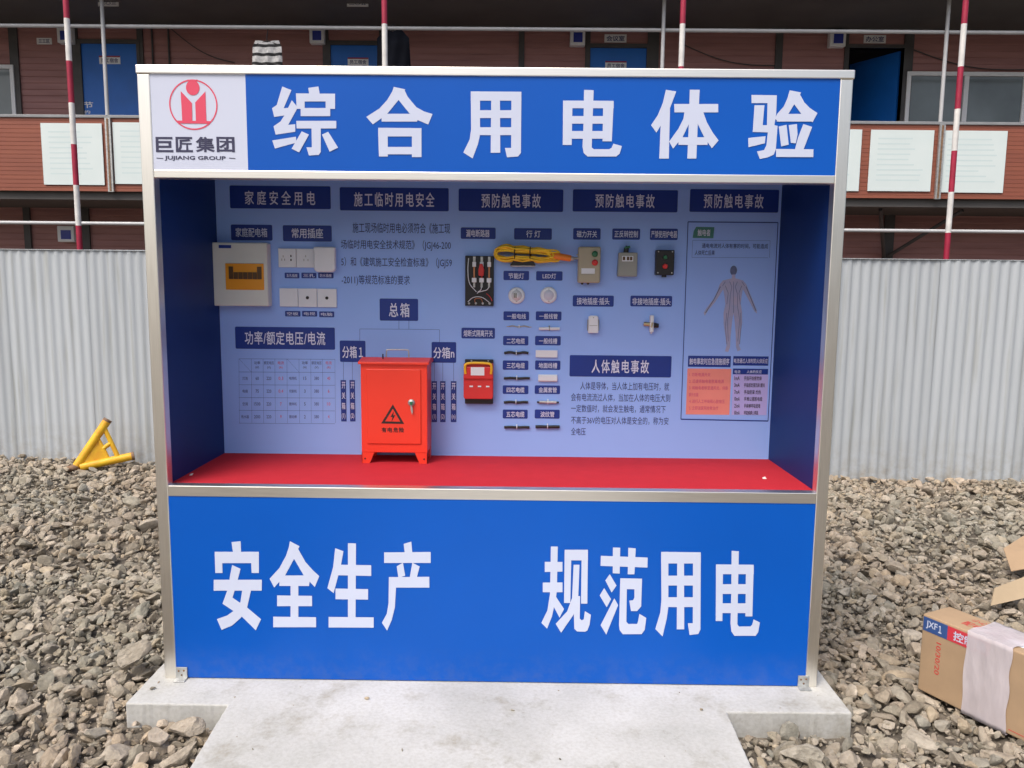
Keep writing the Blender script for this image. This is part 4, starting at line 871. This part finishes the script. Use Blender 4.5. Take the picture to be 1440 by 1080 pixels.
# ================================================================== FENCE
fence = empty('corrugated_fence', (0, 4.78, -.2), label='grey white corrugated steel fence behind the display booth', cat='fence')
def sheet_mesh():
    per, amp, wd = .096, .0062, .864; n = 90; b = MB(); vs = []
    for i in range(n+1):
        x = wd*i/n; ph = (x/per) % 1; a = math.sin(2*math.pi*ph); yy = amp*math.copysign(abs(a)**.65, a)
        vs += [(x, yy, -.3), (x, yy, 2.215)]
    b.add(vs, [(2*i, 2*i+2, 2*i+3, 2*i+1) for i in range(n)], 'fence', True); return b
fsl = -.028
sh0 = sheet_mesh().build('fence_sheet', fence, local=True); md = sh0.modifiers.new('t', 'SOLIDIFY'); md.thickness = .0012; md.use_rim = False
x = -9.5; k = 0
rgf = random.Random(2)
while x < 9.5:
    s_ = sh0 if k == 0 else sh0.copy()
    if k: col.objects.link(s_); s_.parent = fence
    s_.location = (x, fsl*x+(.002 if k % 2 else 0)+rgf.uniform(-.002, .002), rgf.uniform(-.006, .006)-.0028*x); s_.rotation_euler = (rgf.uniform(-.003, .003), 0, math.atan(fsl)+rgf.uniform(-.003, .003))
    x += .860; k += 1
b = MB()
for xa in np.arange(-9.5, 9.4, 1.9): b.add([(xa+ex*1.9, 4.78+fsl*(xa+ex*1.9)+dy, 2.012-.0028*(xa+ex*1.9)+dz) for ex in (0, 1) for dy, dz in ((-.016, 0), (.03, 0), (.03, .006), (-.016, .006))], [(0, 1, 2, 3), (4, 7, 6, 5), (0, 4, 5, 1), (1, 5, 6, 2), (2, 6, 7, 3), (3, 7, 4, 0)], 'fence')
b.build('cap_strip', fence)
for zz in (.5, 1.6): MB().add([(xx, 4.83+fsl*xx+dy, zz+dz) for xx in (-9.5, 9.4) for dy, dz in ((0, 0), (.04, 0), (.04, .06), (0, .06))], [(0, 1, 2, 3), (4, 7, 6, 5), (0, 4, 5, 1), (1, 5, 6, 2), (2, 6, 7, 3), (3, 7, 4, 0)], 'galv').build('fence_rail', fence)

# ================================================================== STRIPED POLES
def striped(xpx, ypx, label):
    q = onY(xpx, ypx, 5.35); b = MB(); z = -.15; k = 0; L = .425; r0 = .029
    zr = onY(xpx, 86 if xpx < 300 else 94, 5.35).z    # a colour change seen in the photo
    edges = [-.2]+[zr+L*i for i in range(-14, 5)]; edges = [e for e in edges if e == -.2 or e > -.1]
    for i in range(len(edges)-1):
        idx = round((edges[i+1]-zr)/L)
        b.tube([(q.x, 5.35, edges[i]), (q.x, 5.35, edges[i+1])], r0, 'pole_white' if idx % 2 == 1 else 'pole_red', 14)
    b.build('striped_pole').name = 'striped_pole'
    o = [o for o in col.objects if o.name.startswith('striped_pole')][-1]; tag(o, label, 'striped pole', 'red and white poles behind the fence')
striped(112, 345, 'red and white banded pole left of the booth, in front of the first pale notice')
striped(541, 60, 'red and white banded pole rising behind the booth beside the black jacket')
striped(959, 60, 'red and white banded pole above the booth header, between two grey balcony posts')
striped(1340, 240, 'red and white banded pole right of the booth, in front of the last pale notice')

# ================================================================== BUILDING
YW, YB = 9.3, 8.0
bld = empty('dormitory_building', (0, YB, -.3), label='two storey red brown site dormitory with a boarded balcony behind the fence', cat='building')
ZF, ZP, ZS = 2.985, 3.975, 5.62
dx_ = lambda px, py=110: onY(px, py, YW).x
# upper wall with a real opening where a door stands open
ox0, ox1, oz1 = dx_(1191), dx_(1268), onY(1230, 68, YW).z
b = MB(); b.box(-14, ox0, YW, YW+.08, ZF, ZS, 'wall'); b.box(ox1, 14, YW, YW+.08, ZF, ZS, 'wall'); b.box(ox0, ox1, YW, YW+.08, oz1, ZS, 'wall'); b.build('upper_wall', bld)
MB().box(-14, 14, YW, YW+.08, -.3, ZF-.12, 'wall').build('lower_wall', bld)
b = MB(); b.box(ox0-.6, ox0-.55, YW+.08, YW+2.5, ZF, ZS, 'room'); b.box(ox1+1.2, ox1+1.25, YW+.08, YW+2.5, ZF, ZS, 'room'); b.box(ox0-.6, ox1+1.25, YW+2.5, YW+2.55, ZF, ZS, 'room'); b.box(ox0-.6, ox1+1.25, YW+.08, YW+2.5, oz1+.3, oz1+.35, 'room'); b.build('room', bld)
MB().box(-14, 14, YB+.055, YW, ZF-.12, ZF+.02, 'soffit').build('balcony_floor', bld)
MB().box(-14, 14, YB+.055, YW-.05, ZF+.0205, ZF+.03, 'bounce').build('bounce_deck', bld)  # unseen sheet over the floor, added to bounce light onto the upper wall
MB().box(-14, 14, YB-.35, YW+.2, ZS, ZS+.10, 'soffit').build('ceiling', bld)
# parapet, its rails
MB().box(-14, 14, YB, YB+.05, ZF, ZP-.005, 'parapet').build('parapet', bld)
MB().box(-14, 14, YB-.02, YB+.07, ZP-.005, ZP+.035, 'handrail').build('handrail', bld, .006)
MB().box(-14, 14, YB-.012, YB, ZF-.01, ZF+.05, 'parapet').build('skirting', bld)
for z_ in (5.20, 2.535):
    b = MB(); b.tube([(-14, YB+.04, z_), (14, YB+.04, z_)], .025, 'pipe', 10); b.build('drying_rail', bld)
# slender balcony posts and the cleats below them
for px in (150, 930, 1325):
    q = onY(px, 120, YB+.02)
    b = MB(); b.tube([(q.x, YB+.0, ZP+.03), (q.x, YB+.0, ZS)], .026, 'pipe', 10); b.build('balcony_post', bld)
    if px != 930:
        b = MB(); b.box(q.x-.02, q.x+.055, YB-.05, YB-.012, ZF-.02, ZP-.01, 'galv'); b.box(q.x+.004, q.x+.03, YB-.056, YB-.05, ZF-.01, ZP-.02, 'rust'); b.build('post_cleat', bld)
# wall columns, upper and lower storey
for a, e in ((17, 29), (101, 113), (196, 204), (455, 463), (534, 541), (729, 737), (822, 829), (909, 925), (1088, 1098), (1185, 1190), (1268, 1281), (-320, -308), (1640, 1652)):
    b = MB(); b.box(dx_(a), dx_(e), YW-.03, YW, ZF+.02, ZS, 'col_dark'); b.build('column', bld)
for a, e in ((34, 43), (114, 126), (700, 712), (1244, 1258)):
    b = MB(); b.box(dx_(a, 300), dx_(e, 300), YW-.04, YW, -.3, ZF-.12, 'col_dark'); b.build('column', bld)
for px, dr in ((1252, 1), (1246, -1)):
    a = onY(px, 320, YW-.06); b = MB(); b.tube([(a.x, YW-.05, ZF-.75), (a.x+dr*.55, YB+.25, ZF-.14)], .028, 'col_dark', 8); b.build('brace', bld)
for px in (217, 240):
    q = dx_(px); b = MB(); b.tube([(q, YW-.02, ZF+.02), (q, YW-.02, ZS)], .016, 'col_dark', 8); b.build('conduit', bld)
for x0_, y0_, x1_, y1_ in ((240, 40, 330, 88), (960, 62, 1090, 92), (1285, 70, 1440, 98)):
    a, e = onY(x0_, y0_, YW-.03), onY(x1_, y1_, YW-.03); b = MB(); b.tube([a+(e-a)*t-Vector((0, 0, .10*math.sin(math.pi*t))) for t in [i/12 for i in range(13)]], .008, 'col_dark', 6); b.build('cable', bld)
# doors
def door_(x0_, x1_, ytop, plate_px, ink, lintel=None):
    xa, xb = dx_(x0_), dx_(x1_); zt = onY((x0_+x1_)/2, ytop, YW).z
    d = MB().box(xa, xb, YW-.014, YW-.0005, ZF+.03, zt, 'door_blue').build('door', bld, .004)
    MB().box(xa-.05, xa, YW-.04, YW-.0006, ZF+.02, zt, 'col_dark').add([], [], 'col_dark').box(xb, xb+.05, YW-.04, YW-.0006, ZF+.02, zt, 'col_dark').box(xa-.05, xb+.05, YW-.04, YW-.0006, zt, zt+.06, 'col_dark').build('frame', d)
    hx = xb-.09; b = MB(); b.box(hx-.02, hx+.02, YW-.022, YW-.014, ZF+1.05, ZF+1.25, 'galv'); b.tube([(hx, YW-.045, ZF+1.15), (hx-.11, YW-.045, ZF+1.15)], .011, 'galv', 8); b.build('handle', d)
    r0 = rect(*plate_px, YW-.02); b = MB(); b.box(r0[0], r0[1], YW-.021, YW-.0142, r0[2], r0[3], 'sign_w'); b.box(r0[0], r0[1], YW-.0225, YW-.021, r0[3]-.02, r0[3], 'pole_red')
    b.text(ink, (r0[0]+.03, r0[1]-.03, r0[2]+.02, r0[3]-.035), YW-.0222, 'ink', .015); b.build('door_plate', d)
    return xa, xb, zt, d
_, _, _, d1 = door_(117, 195, 62, (139.5, 78.5, 169, 90), '员工宿舍')
b = MB(); q = rect(117.5, 143, 131, 152, YW-.014); b.text('节', (q[0], q[1], q[2], q[3]), YW-.0152, 'sign_w', .02); q = rect(118.5, 155, 127, 160, YW-.014); b.text('约', q, YW-.0152, 'sign_w', .02); b.build('stencil', d1)
door_(466, 533, 64, (489, 81, 518, 92), '员工宿舍')
door_(829, 908, 68, (851, 86, 881, 97), '员工宿舍')
# the door standing open into the dim room
hx = ox1-.03; b = MB(); b.add([(hx, YW+.06, ZF+.03), (hx-.45, YW+.80, ZF+.03), (hx-.45, YW+.80, oz1-.02), (hx, YW+.06, oz1-.02), (hx+.035, YW+.08, ZF+.03), (hx-.415, YW+.82, ZF+.03), (hx-.415, YW+.82, oz1-.02), (hx+.035, YW+.08, oz1-.02)], [(0, 3, 2, 1), (4, 5, 6, 7), (0, 1, 5, 4), (3, 7, 6, 2), (1, 2, 6, 5), (0, 4, 7, 3)], 'door_blue'); d4 = b.build('door', bld); d4['label'] = 'blue door standing open into a dark room'
MB().box(ox0-.04, ox0, YW-.035, YW+.085, ZF+.02, oz1, 'col_dark').box(ox1, ox1+.04, YW-.035, YW+.085, ZF+.02, oz1, 'col_dark').box(ox0-.04, ox1+.04, YW-.035, YW+.085, oz1, oz1+.05, 'col_dark').build('frame', d4)
# windows
def window_(x0_, y0_, x1_, y1_, bars):
    xa, xb = dx_(x0_), dx_(x1_); zb, zt = ZF+.92, onY((max(0, x0_)+min(1440, x1_))/2, y0_, YW).z
    f_ = .06; b = MB(); b.box(xa, xb, YW-.05, YW-.0005, zt-f_, zt, 'win_white'); b.box(xa, xb, YW-.05, YW-.0005, zb, zb+f_, 'win_white'); b.box(xa, xa+f_, YW-.05, YW-.0005, zb+f_, zt-f_, 'win_white'); b.box(xb-f_, xb, YW-.05, YW-.0005, zb+f_, zt-f_, 'win_white')
    for px in bars: q = dx_(px); b.box(q-.035, q+.035, YW-.045, YW-.0005, zb+f_, zt-f_, 'win_white')
    wn = b.build('window', bld, .004); MB().box(xa+f_*.6, xb-f_*.6, YW-.02, YW-.004, zb+f_*.6, zt-f_*.6, 'pane').build('pane', wn)
window_(1274, 102, 1530, 172, (1358, 1441)); window_(-120, 92, 22, 160, (-50,))
# signs hung over the doors
def roomsign(r_, Y, txt, label):
    q = rect(*r_, Y); b = MB(); b.box(q[0], q[1], Y-.008, Y, q[2], q[3], 'sign_w'); b.text(txt, (q[0]+.03, q[1]-.03, q[2]+.02, q[3]-.02), Y-.0095, 'ink', .02)
    if Y < 9: b.box((q[0]+q[1])/2-.1, (q[0]+q[1])/2-.09, Y-.006, Y-.003, q[3], ZS, 'pipe'); b.box((q[0]+q[1])/2+.09, (q[0]+q[1])/2+.1, Y-.006, Y-.003, q[3], ZS, 'pipe')
    o = b.build('room_sign'); tag(o, label, 'room sign', 'small white room signs')
roomsign((138, .5, 167, 9), 8.35, '二〇三', 'white room sign hanging from the soffit, above the leftmost blue door')
roomsign((488, .5, 518, 9.5), 8.35, '二〇五', 'white room sign hanging from the soffit, above the blue door beside the jacket')
roomsign((850, 48.5, 881, 60), YW-.001, '会议室', 'white room sign on the lintel over the closed door right of centre')
roomsign((1214.5, 49.5, 1245.5, 61), YW-.001, '办公室', 'white room sign on the lintel over the open door')
roomsign((52, 53.5, 73, 62.5), YW-.001, '三工区', 'small white sign on the wall left of the leftmost blue door')
# boxes with blue faces
def meter(r_, label, Y=YW):
    q = rect(*r_, Y-.05); t = empty('meter_box', ((q[0]+q[1])/2, Y, q[2]), label=label, cat='meter box', group='white wall boxes with blue faces')
    MB().box(q[0], q[1], Y-.12, Y-.0002, q[2], q[3], 'win_white').build('casing', t, .012)
    wx, wz = q[1]-q[0], q[3]-q[2]; MB().box(q[0]+wx*.22, q[1]-wx*.18, Y-.126, Y-.119, q[2]+wz*.17, q[3]-wz*.27, 'screen').build('blue_face', t, .003)
meter((83.5, 39, 104.5, 62), 'white wall box with blue face behind the left striped pole, upper floor')
meter((436.5, 39, 457, 62.5), 'white wall box with blue face between striped shirt and blue door')
meter((801.5, 41, 822.5, 65.5), 'white wall box with blue face left of the closed door right of centre')
meter((1165, 43, 1187.5, 67), 'white wall box with blue face left of the open door')
meter((84, 318, 107.5, 340.5), 'white wall box with blue face on the lower floor, just above the fence')
# pale notices on the parapet
def notice(r_, label, seed):
    q = rect(*r_, YB-.01); b = MB(); b.box(q[0], q[1], YB-.022, YB-.013, q[2], q[3], 'notice'); rg = random.Random(seed)
    wx, wz = q[1]-q[0], q[3]-q[2]
    for k in range(9):
        z_ = q[3]-wz*(.14+.085*k); b.box(q[0]+wx*.12, q[0]+wx*rg.uniform(.6, .88), YB-.0226, YB-.0218, z_-wz*.012, z_+wz*.012, 'notice_ink')
    o = b.build('notice_board'); tag(o, label, 'notice board', 'pale notices along the balcony parapet')
notice((60, 173.5, 145.5, 260), 'pale green white notice on the parapet behind the left striped pole', 1)
notice((160.5, 172.5, 246, 259), 'pale notice on the parapet half hidden by the left edge of the booth', 2)
notice((1124, 182, 1209.5, 268.5), 'pale notice on the parapet half hidden by the right edge of the booth', 3)
notice((1222, 183, 1310.5, 269), 'full pale notice on the parapet, left of the right hand balcony post', 4)
notice((1319, 184, 1413, 271), 'pale notice on the parapet behind the right striped pole', 5)

# ------------------------------------------------------------------ washing on the rail
def garment(name, outline, Y, th, bands, label, cat, m_, m2):
    """cloth pillow from an outline (pixels) given as left/right edges per row"""
    vs = []; fs = []; ms = []; n = 12; rows = len(outline)
    b = MB()
    for side in (-1, 1):
        for i, (y_, xl_, xr_) in enumerate(outline):
            a, e = onY(xl_, y_, Y), onY(xr_, y_, Y)
            for k in range(n+1):
                u = k/n; bulge = math.sin(math.pi*u)**.6*th*min(1, .12+.22*i); fold = .018*math.sin(u*17+i*.35)*min(1, i/3)
                vs.append((a.x+(e.x-a.x)*u, Y+side*bulge+fold, a.z+(e.z-a.z)*u+(-.012*math.sin(math.pi*u) if i else -.025*math.exp(-((u-.5)/.16)**2))))
    for s_ in (0, 1):
        o_ = s_*rows*(n+1)
        for i in range(rows-1):
            for k in range(n):
                f = (o_+i*(n+1)+k, o_+i*(n+1)+k+1, o_+(i+1)*(n+1)+k+1, o_+(i+1)*(n+1)+k)
                fs.append(f[::-1] if s_ == 0 else f); ms.append(i in bands)
    i0 = b.mi(m_); i1 = b.mi(m2); b.v = vs; b.f = fs; b.m = [i1 if q else i0 for q in ms]; b.sm = [True]*len(fs)
    q = onY((outline[0][1]+outline[0][2])/2, outline[0][0], Y)
    t = empty(name, (q.x, Y, onY(500, outline[-1][0], Y).z), label=label, cat=cat)
    b.build('fabric', t)
    h = MB(); zt = 5.20+.03; h.tube(curve([(q.x, Y, q.z-.02), (q.x, Y, q.z+.05), (q.x+.02, Y, zt-.03), (q.x+.015, Y, zt+.02), (q.x-.015, Y, zt+.012), (q.x-.02, Y, zt-.01)], 5), .006, 'black', 6)
    h.tube([(q.x-.17, Y, q.z-.06), (q.x, Y, q.z-.005), (q.x+.17, Y, q.z-.06)], .008, 'black', 6); h.build('hanger', t)
rows = []
for i in range(19):
    y_ = 57+i*4.3; xl_ = 359-min(4, i*2) if i < 3 else 355-.12*i; xr_ = 392+min(4, i*2) if i < 3 else 396+.15*i
    rows.append((y_, xl_, xr_))
garment('striped_shirt', rows, YB+.04, .03, (1, 4, 7, 10, 13, 16), 'grey and white shirt with black hoops hanging on the drying rail', 'shirt', 'shirt', 'shirt_b')
rows = [(42+i*6, 544-min(14, 4+i*5), 562+min(13, 3+i*5)+.3*i) for i in range(18)]
garment('jacket', rows, YB+.04, .07, (), 'black jacket hanging on the drying rail beside a striped pole', 'jacket', 'jacket', 'jacket')

# ================================================================== YELLOW STEEL BRACKET on the gravel by the fence
q = onZ(112, 659, -.15); ybx = empty('steel_bracket', (q.x, q.y, -.17), label='yellow steel V shaped bracket lying on the gravel against the fence', cat='bracket')
YY = q.y
def yp(x, y, Y): v = onY(x, y, Y); return v
A0 = yp(108, 655, YY); A1 = yp(150.5, 592, YY+.16); B1 = yp(186, 641.5, YY+.20)
A0b = yp(113, 657, YY+.0)
b = MB(); b.tube([A0, A1], .041, 'yellow_paint', 14); b.build('arm', ybx)
b = MB(); b.tube([A0b, B1], .040, 'yellow_paint', 14); b.build('arm', ybx)
for a, e in ((A0, A1), (A0b, B1)):
    d = (e-a).normalized(); b = MB(); b.tube([e-d*.005, e+d*.018], .043, 'rust', 14); b.build('end_cap', ybx)
# gusset with two holes: strips left between the holes
g = [A0+(A1-A0)*.10, A0+(A1-A0)*.66, A0b+(B1-A0b)*.56, A0b+(B1-A0b)*.10]
def strip(p0, p1, wd, nm='gusset'):
    b = MB(); b.tube([p0, p1], wd, 'yellow_paint', 8); return b.build(nm, ybx)
b = MB(); nrm = (g[1]-g[0]).cross(g[3]-g[0]).normalized()*.012
vs = [p+nrm for p in g]+[p-nrm for p in g]; b.add(vs, [(0, 1, 2, 3), (7, 6, 5, 4), (0, 4, 5, 1), (1, 5, 6, 2), (2, 6, 7, 3), (3, 7, 4, 0)], 'yellow_paint'); b.build('gusset', ybx)
C1 = A0+(A1-A0)*.88; C2 = A0b+(B1-A0b)*.74
strip(C1, C2, .024, 'cross_bar'); strip((g[1]+g[2])/2, (C1+C2)/2, .022, 'cross_bar'); strip(g[1], g[2], .018, 'cross_bar')
h0 = yp(100, 658, YY-.02); b = MB(); b.tube([h0+Vector((-.03, 0, -.02)), A0+Vector((.02, 0, .0))], .036, 'rust', 12); b.tube([h0+Vector((0, -.07, -.01)), h0+Vector((0, .07, -.01))], .018, 'rust', 10); b.build('hinge', ybx)

# ================================================================== CARTON
ang = math.atan2(BOXU.y, BOXU.x); zb = -.075; bh = .352; bl = .62; bd = .182
cart = empty('cardboard_box', (BOXA.x, BOXA.y, zb), ang, label='taped brown carton with blue and red label strip lying on the gravel, right', cat='carton')
b = MB(); nx_ = 14
b.box(0, bl, 0, bd, 0, bh, 'card'); b.build('carton_body', cart, .006, 2, local=True)
def card_rect(u0, u1, z0, z1, m_, nm, dy=-.0015):
    MB().box(u0, u1, dy, -.0002, z0, z1, m_).build(nm, cart, local=True)
card_rect(.006, .118, bh-.072, bh-.010, 'lbl_blue', 'blue_label'); card_rect(.118, .30, bh-.072, bh-.010, 'lbl_red', 'red_label')
b = MB(); b.text('JXF', (.020, .072, bh-.060, bh-.022), -.0022, 'letter', .02); b.text('１', (.077, .092, bh-.058, bh-.024), -.0022, 'letter', .03); b.text('控制箱', (.145, .285, bh-.062, bh-.020), -.0022, 'letter', .02); b.build('label_lettering', cart, local=True)
b = MB(); b.text('10/30/20', (.072, .094, .105, .250), -.0008, 'card_ink', .012, rot=1); b.build('date_print', cart, local=True)
b = MB(); up = lambda p: (p[0], p[2], bh+.0008-p[1]); b.text('配电控制箱', (.14, .34, .05, .10), 0, 'card_ink', .012, xf=up); b.text('小心轻放 防潮', (.14, .36, .115, .15), 0, 'card_ink', .006, xf=up); b.build('top_print', cart, local=True)
b = MB(); b.text('产品合格', (.46, .60, .03, .07), -.0008, 'card_ink', .012); [b.box(.40, .61, -.001, -.0002, .02+.0*k, .0225, 'card_ink') for k in range(1)]; b.build('side_print', cart, local=True)
# tape: a wrinkled sleeve round the carton
vs = []; n = 60; m_n = 16; rg = random.Random(9); loop = []
per = [(-.004, -.004), (-.004, bh+.004), (bd+.004, bh+.004), (bd+.004, -.004)]
segs = [(per[i], per[(i+1) % 4]) for i in range(4)]
for i in range(4):
    a, e = segs[i]
    for k in range(18): loop.append((a[0]+(e[0]-a[0])*k/18, a[1]+(e[1]-a[1])*k/18))
b = MB(); nl = len(loop)
for i, (yy, zz) in enumerate(loop):
    for k in range(m_n+1):
        u = .205+.185*k/m_n+.003*math.sin(i*.5)*(k == 0)+.004*math.sin(i*.8+1)*(k == m_n)
        wv = .0008*math.sin(k*1.3+i*.35)+.0006*math.sin(i*.9-k*.7)+rg.uniform(0, .0006)
        cy, cz = bd/2, bh/2; d = Vector((yy-cy, zz-cz)); d.normalize(); vs.append((u, yy+d.x*(wv+.002), zz+d.y*(wv+.002)))
b.add(vs, [(i*(m_n+1)+k, i*(m_n+1)+k+1, ((i+1) % nl)*(m_n+1)+k+1, ((i+1) % nl)*(m_n+1)+k) for i in range(nl) for k in range(m_n)], 'tape', True); b.build('tape', cart, local=True)
b = MB(); b.box(.33, .40, .05, .10, bh+.0002, bh+.0012, 'white_p'); b.build('packing_slip', cart, local=True)

# ================================================================== CARDBOARD PIECES at the right edge
def sheet(name, pts, th, label, mm):
    b = MB(); n = len(pts); P_ = [Vector(p) for p in pts]
    nr = (P_[1]-P_[0]).cross(P_[2]-P_[0]).normalized()*th
    if nr.z < 0: nr = -nr
    b.add([p for p in P_]+[p+nr for p in P_], [tuple(range(n)), tuple(range(2*n-1, n-1, -1))]+[(i, (i+1) % n, n+(i+1) % n, n+i) for i in range(n)], mm)
    o = b.build(name); tag(o, label, 'cardboard', 'loose cardboard pieces at the right edge')
a = onZ(1422, 804, -.05); e = onZ(1411, 772, .03); g_ = onZ(1470, 735, .10); h_ = onZ(1500, 790, .0)
sheet('cardboard_piece', [a, h_, g_, e], .005, 'tilted brown cardboard flap, the upper of two at the right edge', 'card')
a = onZ(1393, 852, -.05); e = onZ(1398, 827, .015); g_ = onZ(1470, 800, .06); h_ = onZ(1490, 830, -.04)
sheet('cardboard_piece', [a, h_, g_, e], .005, 'pale brown cardboard flap, the lower of two at the right edge', 'card_in')
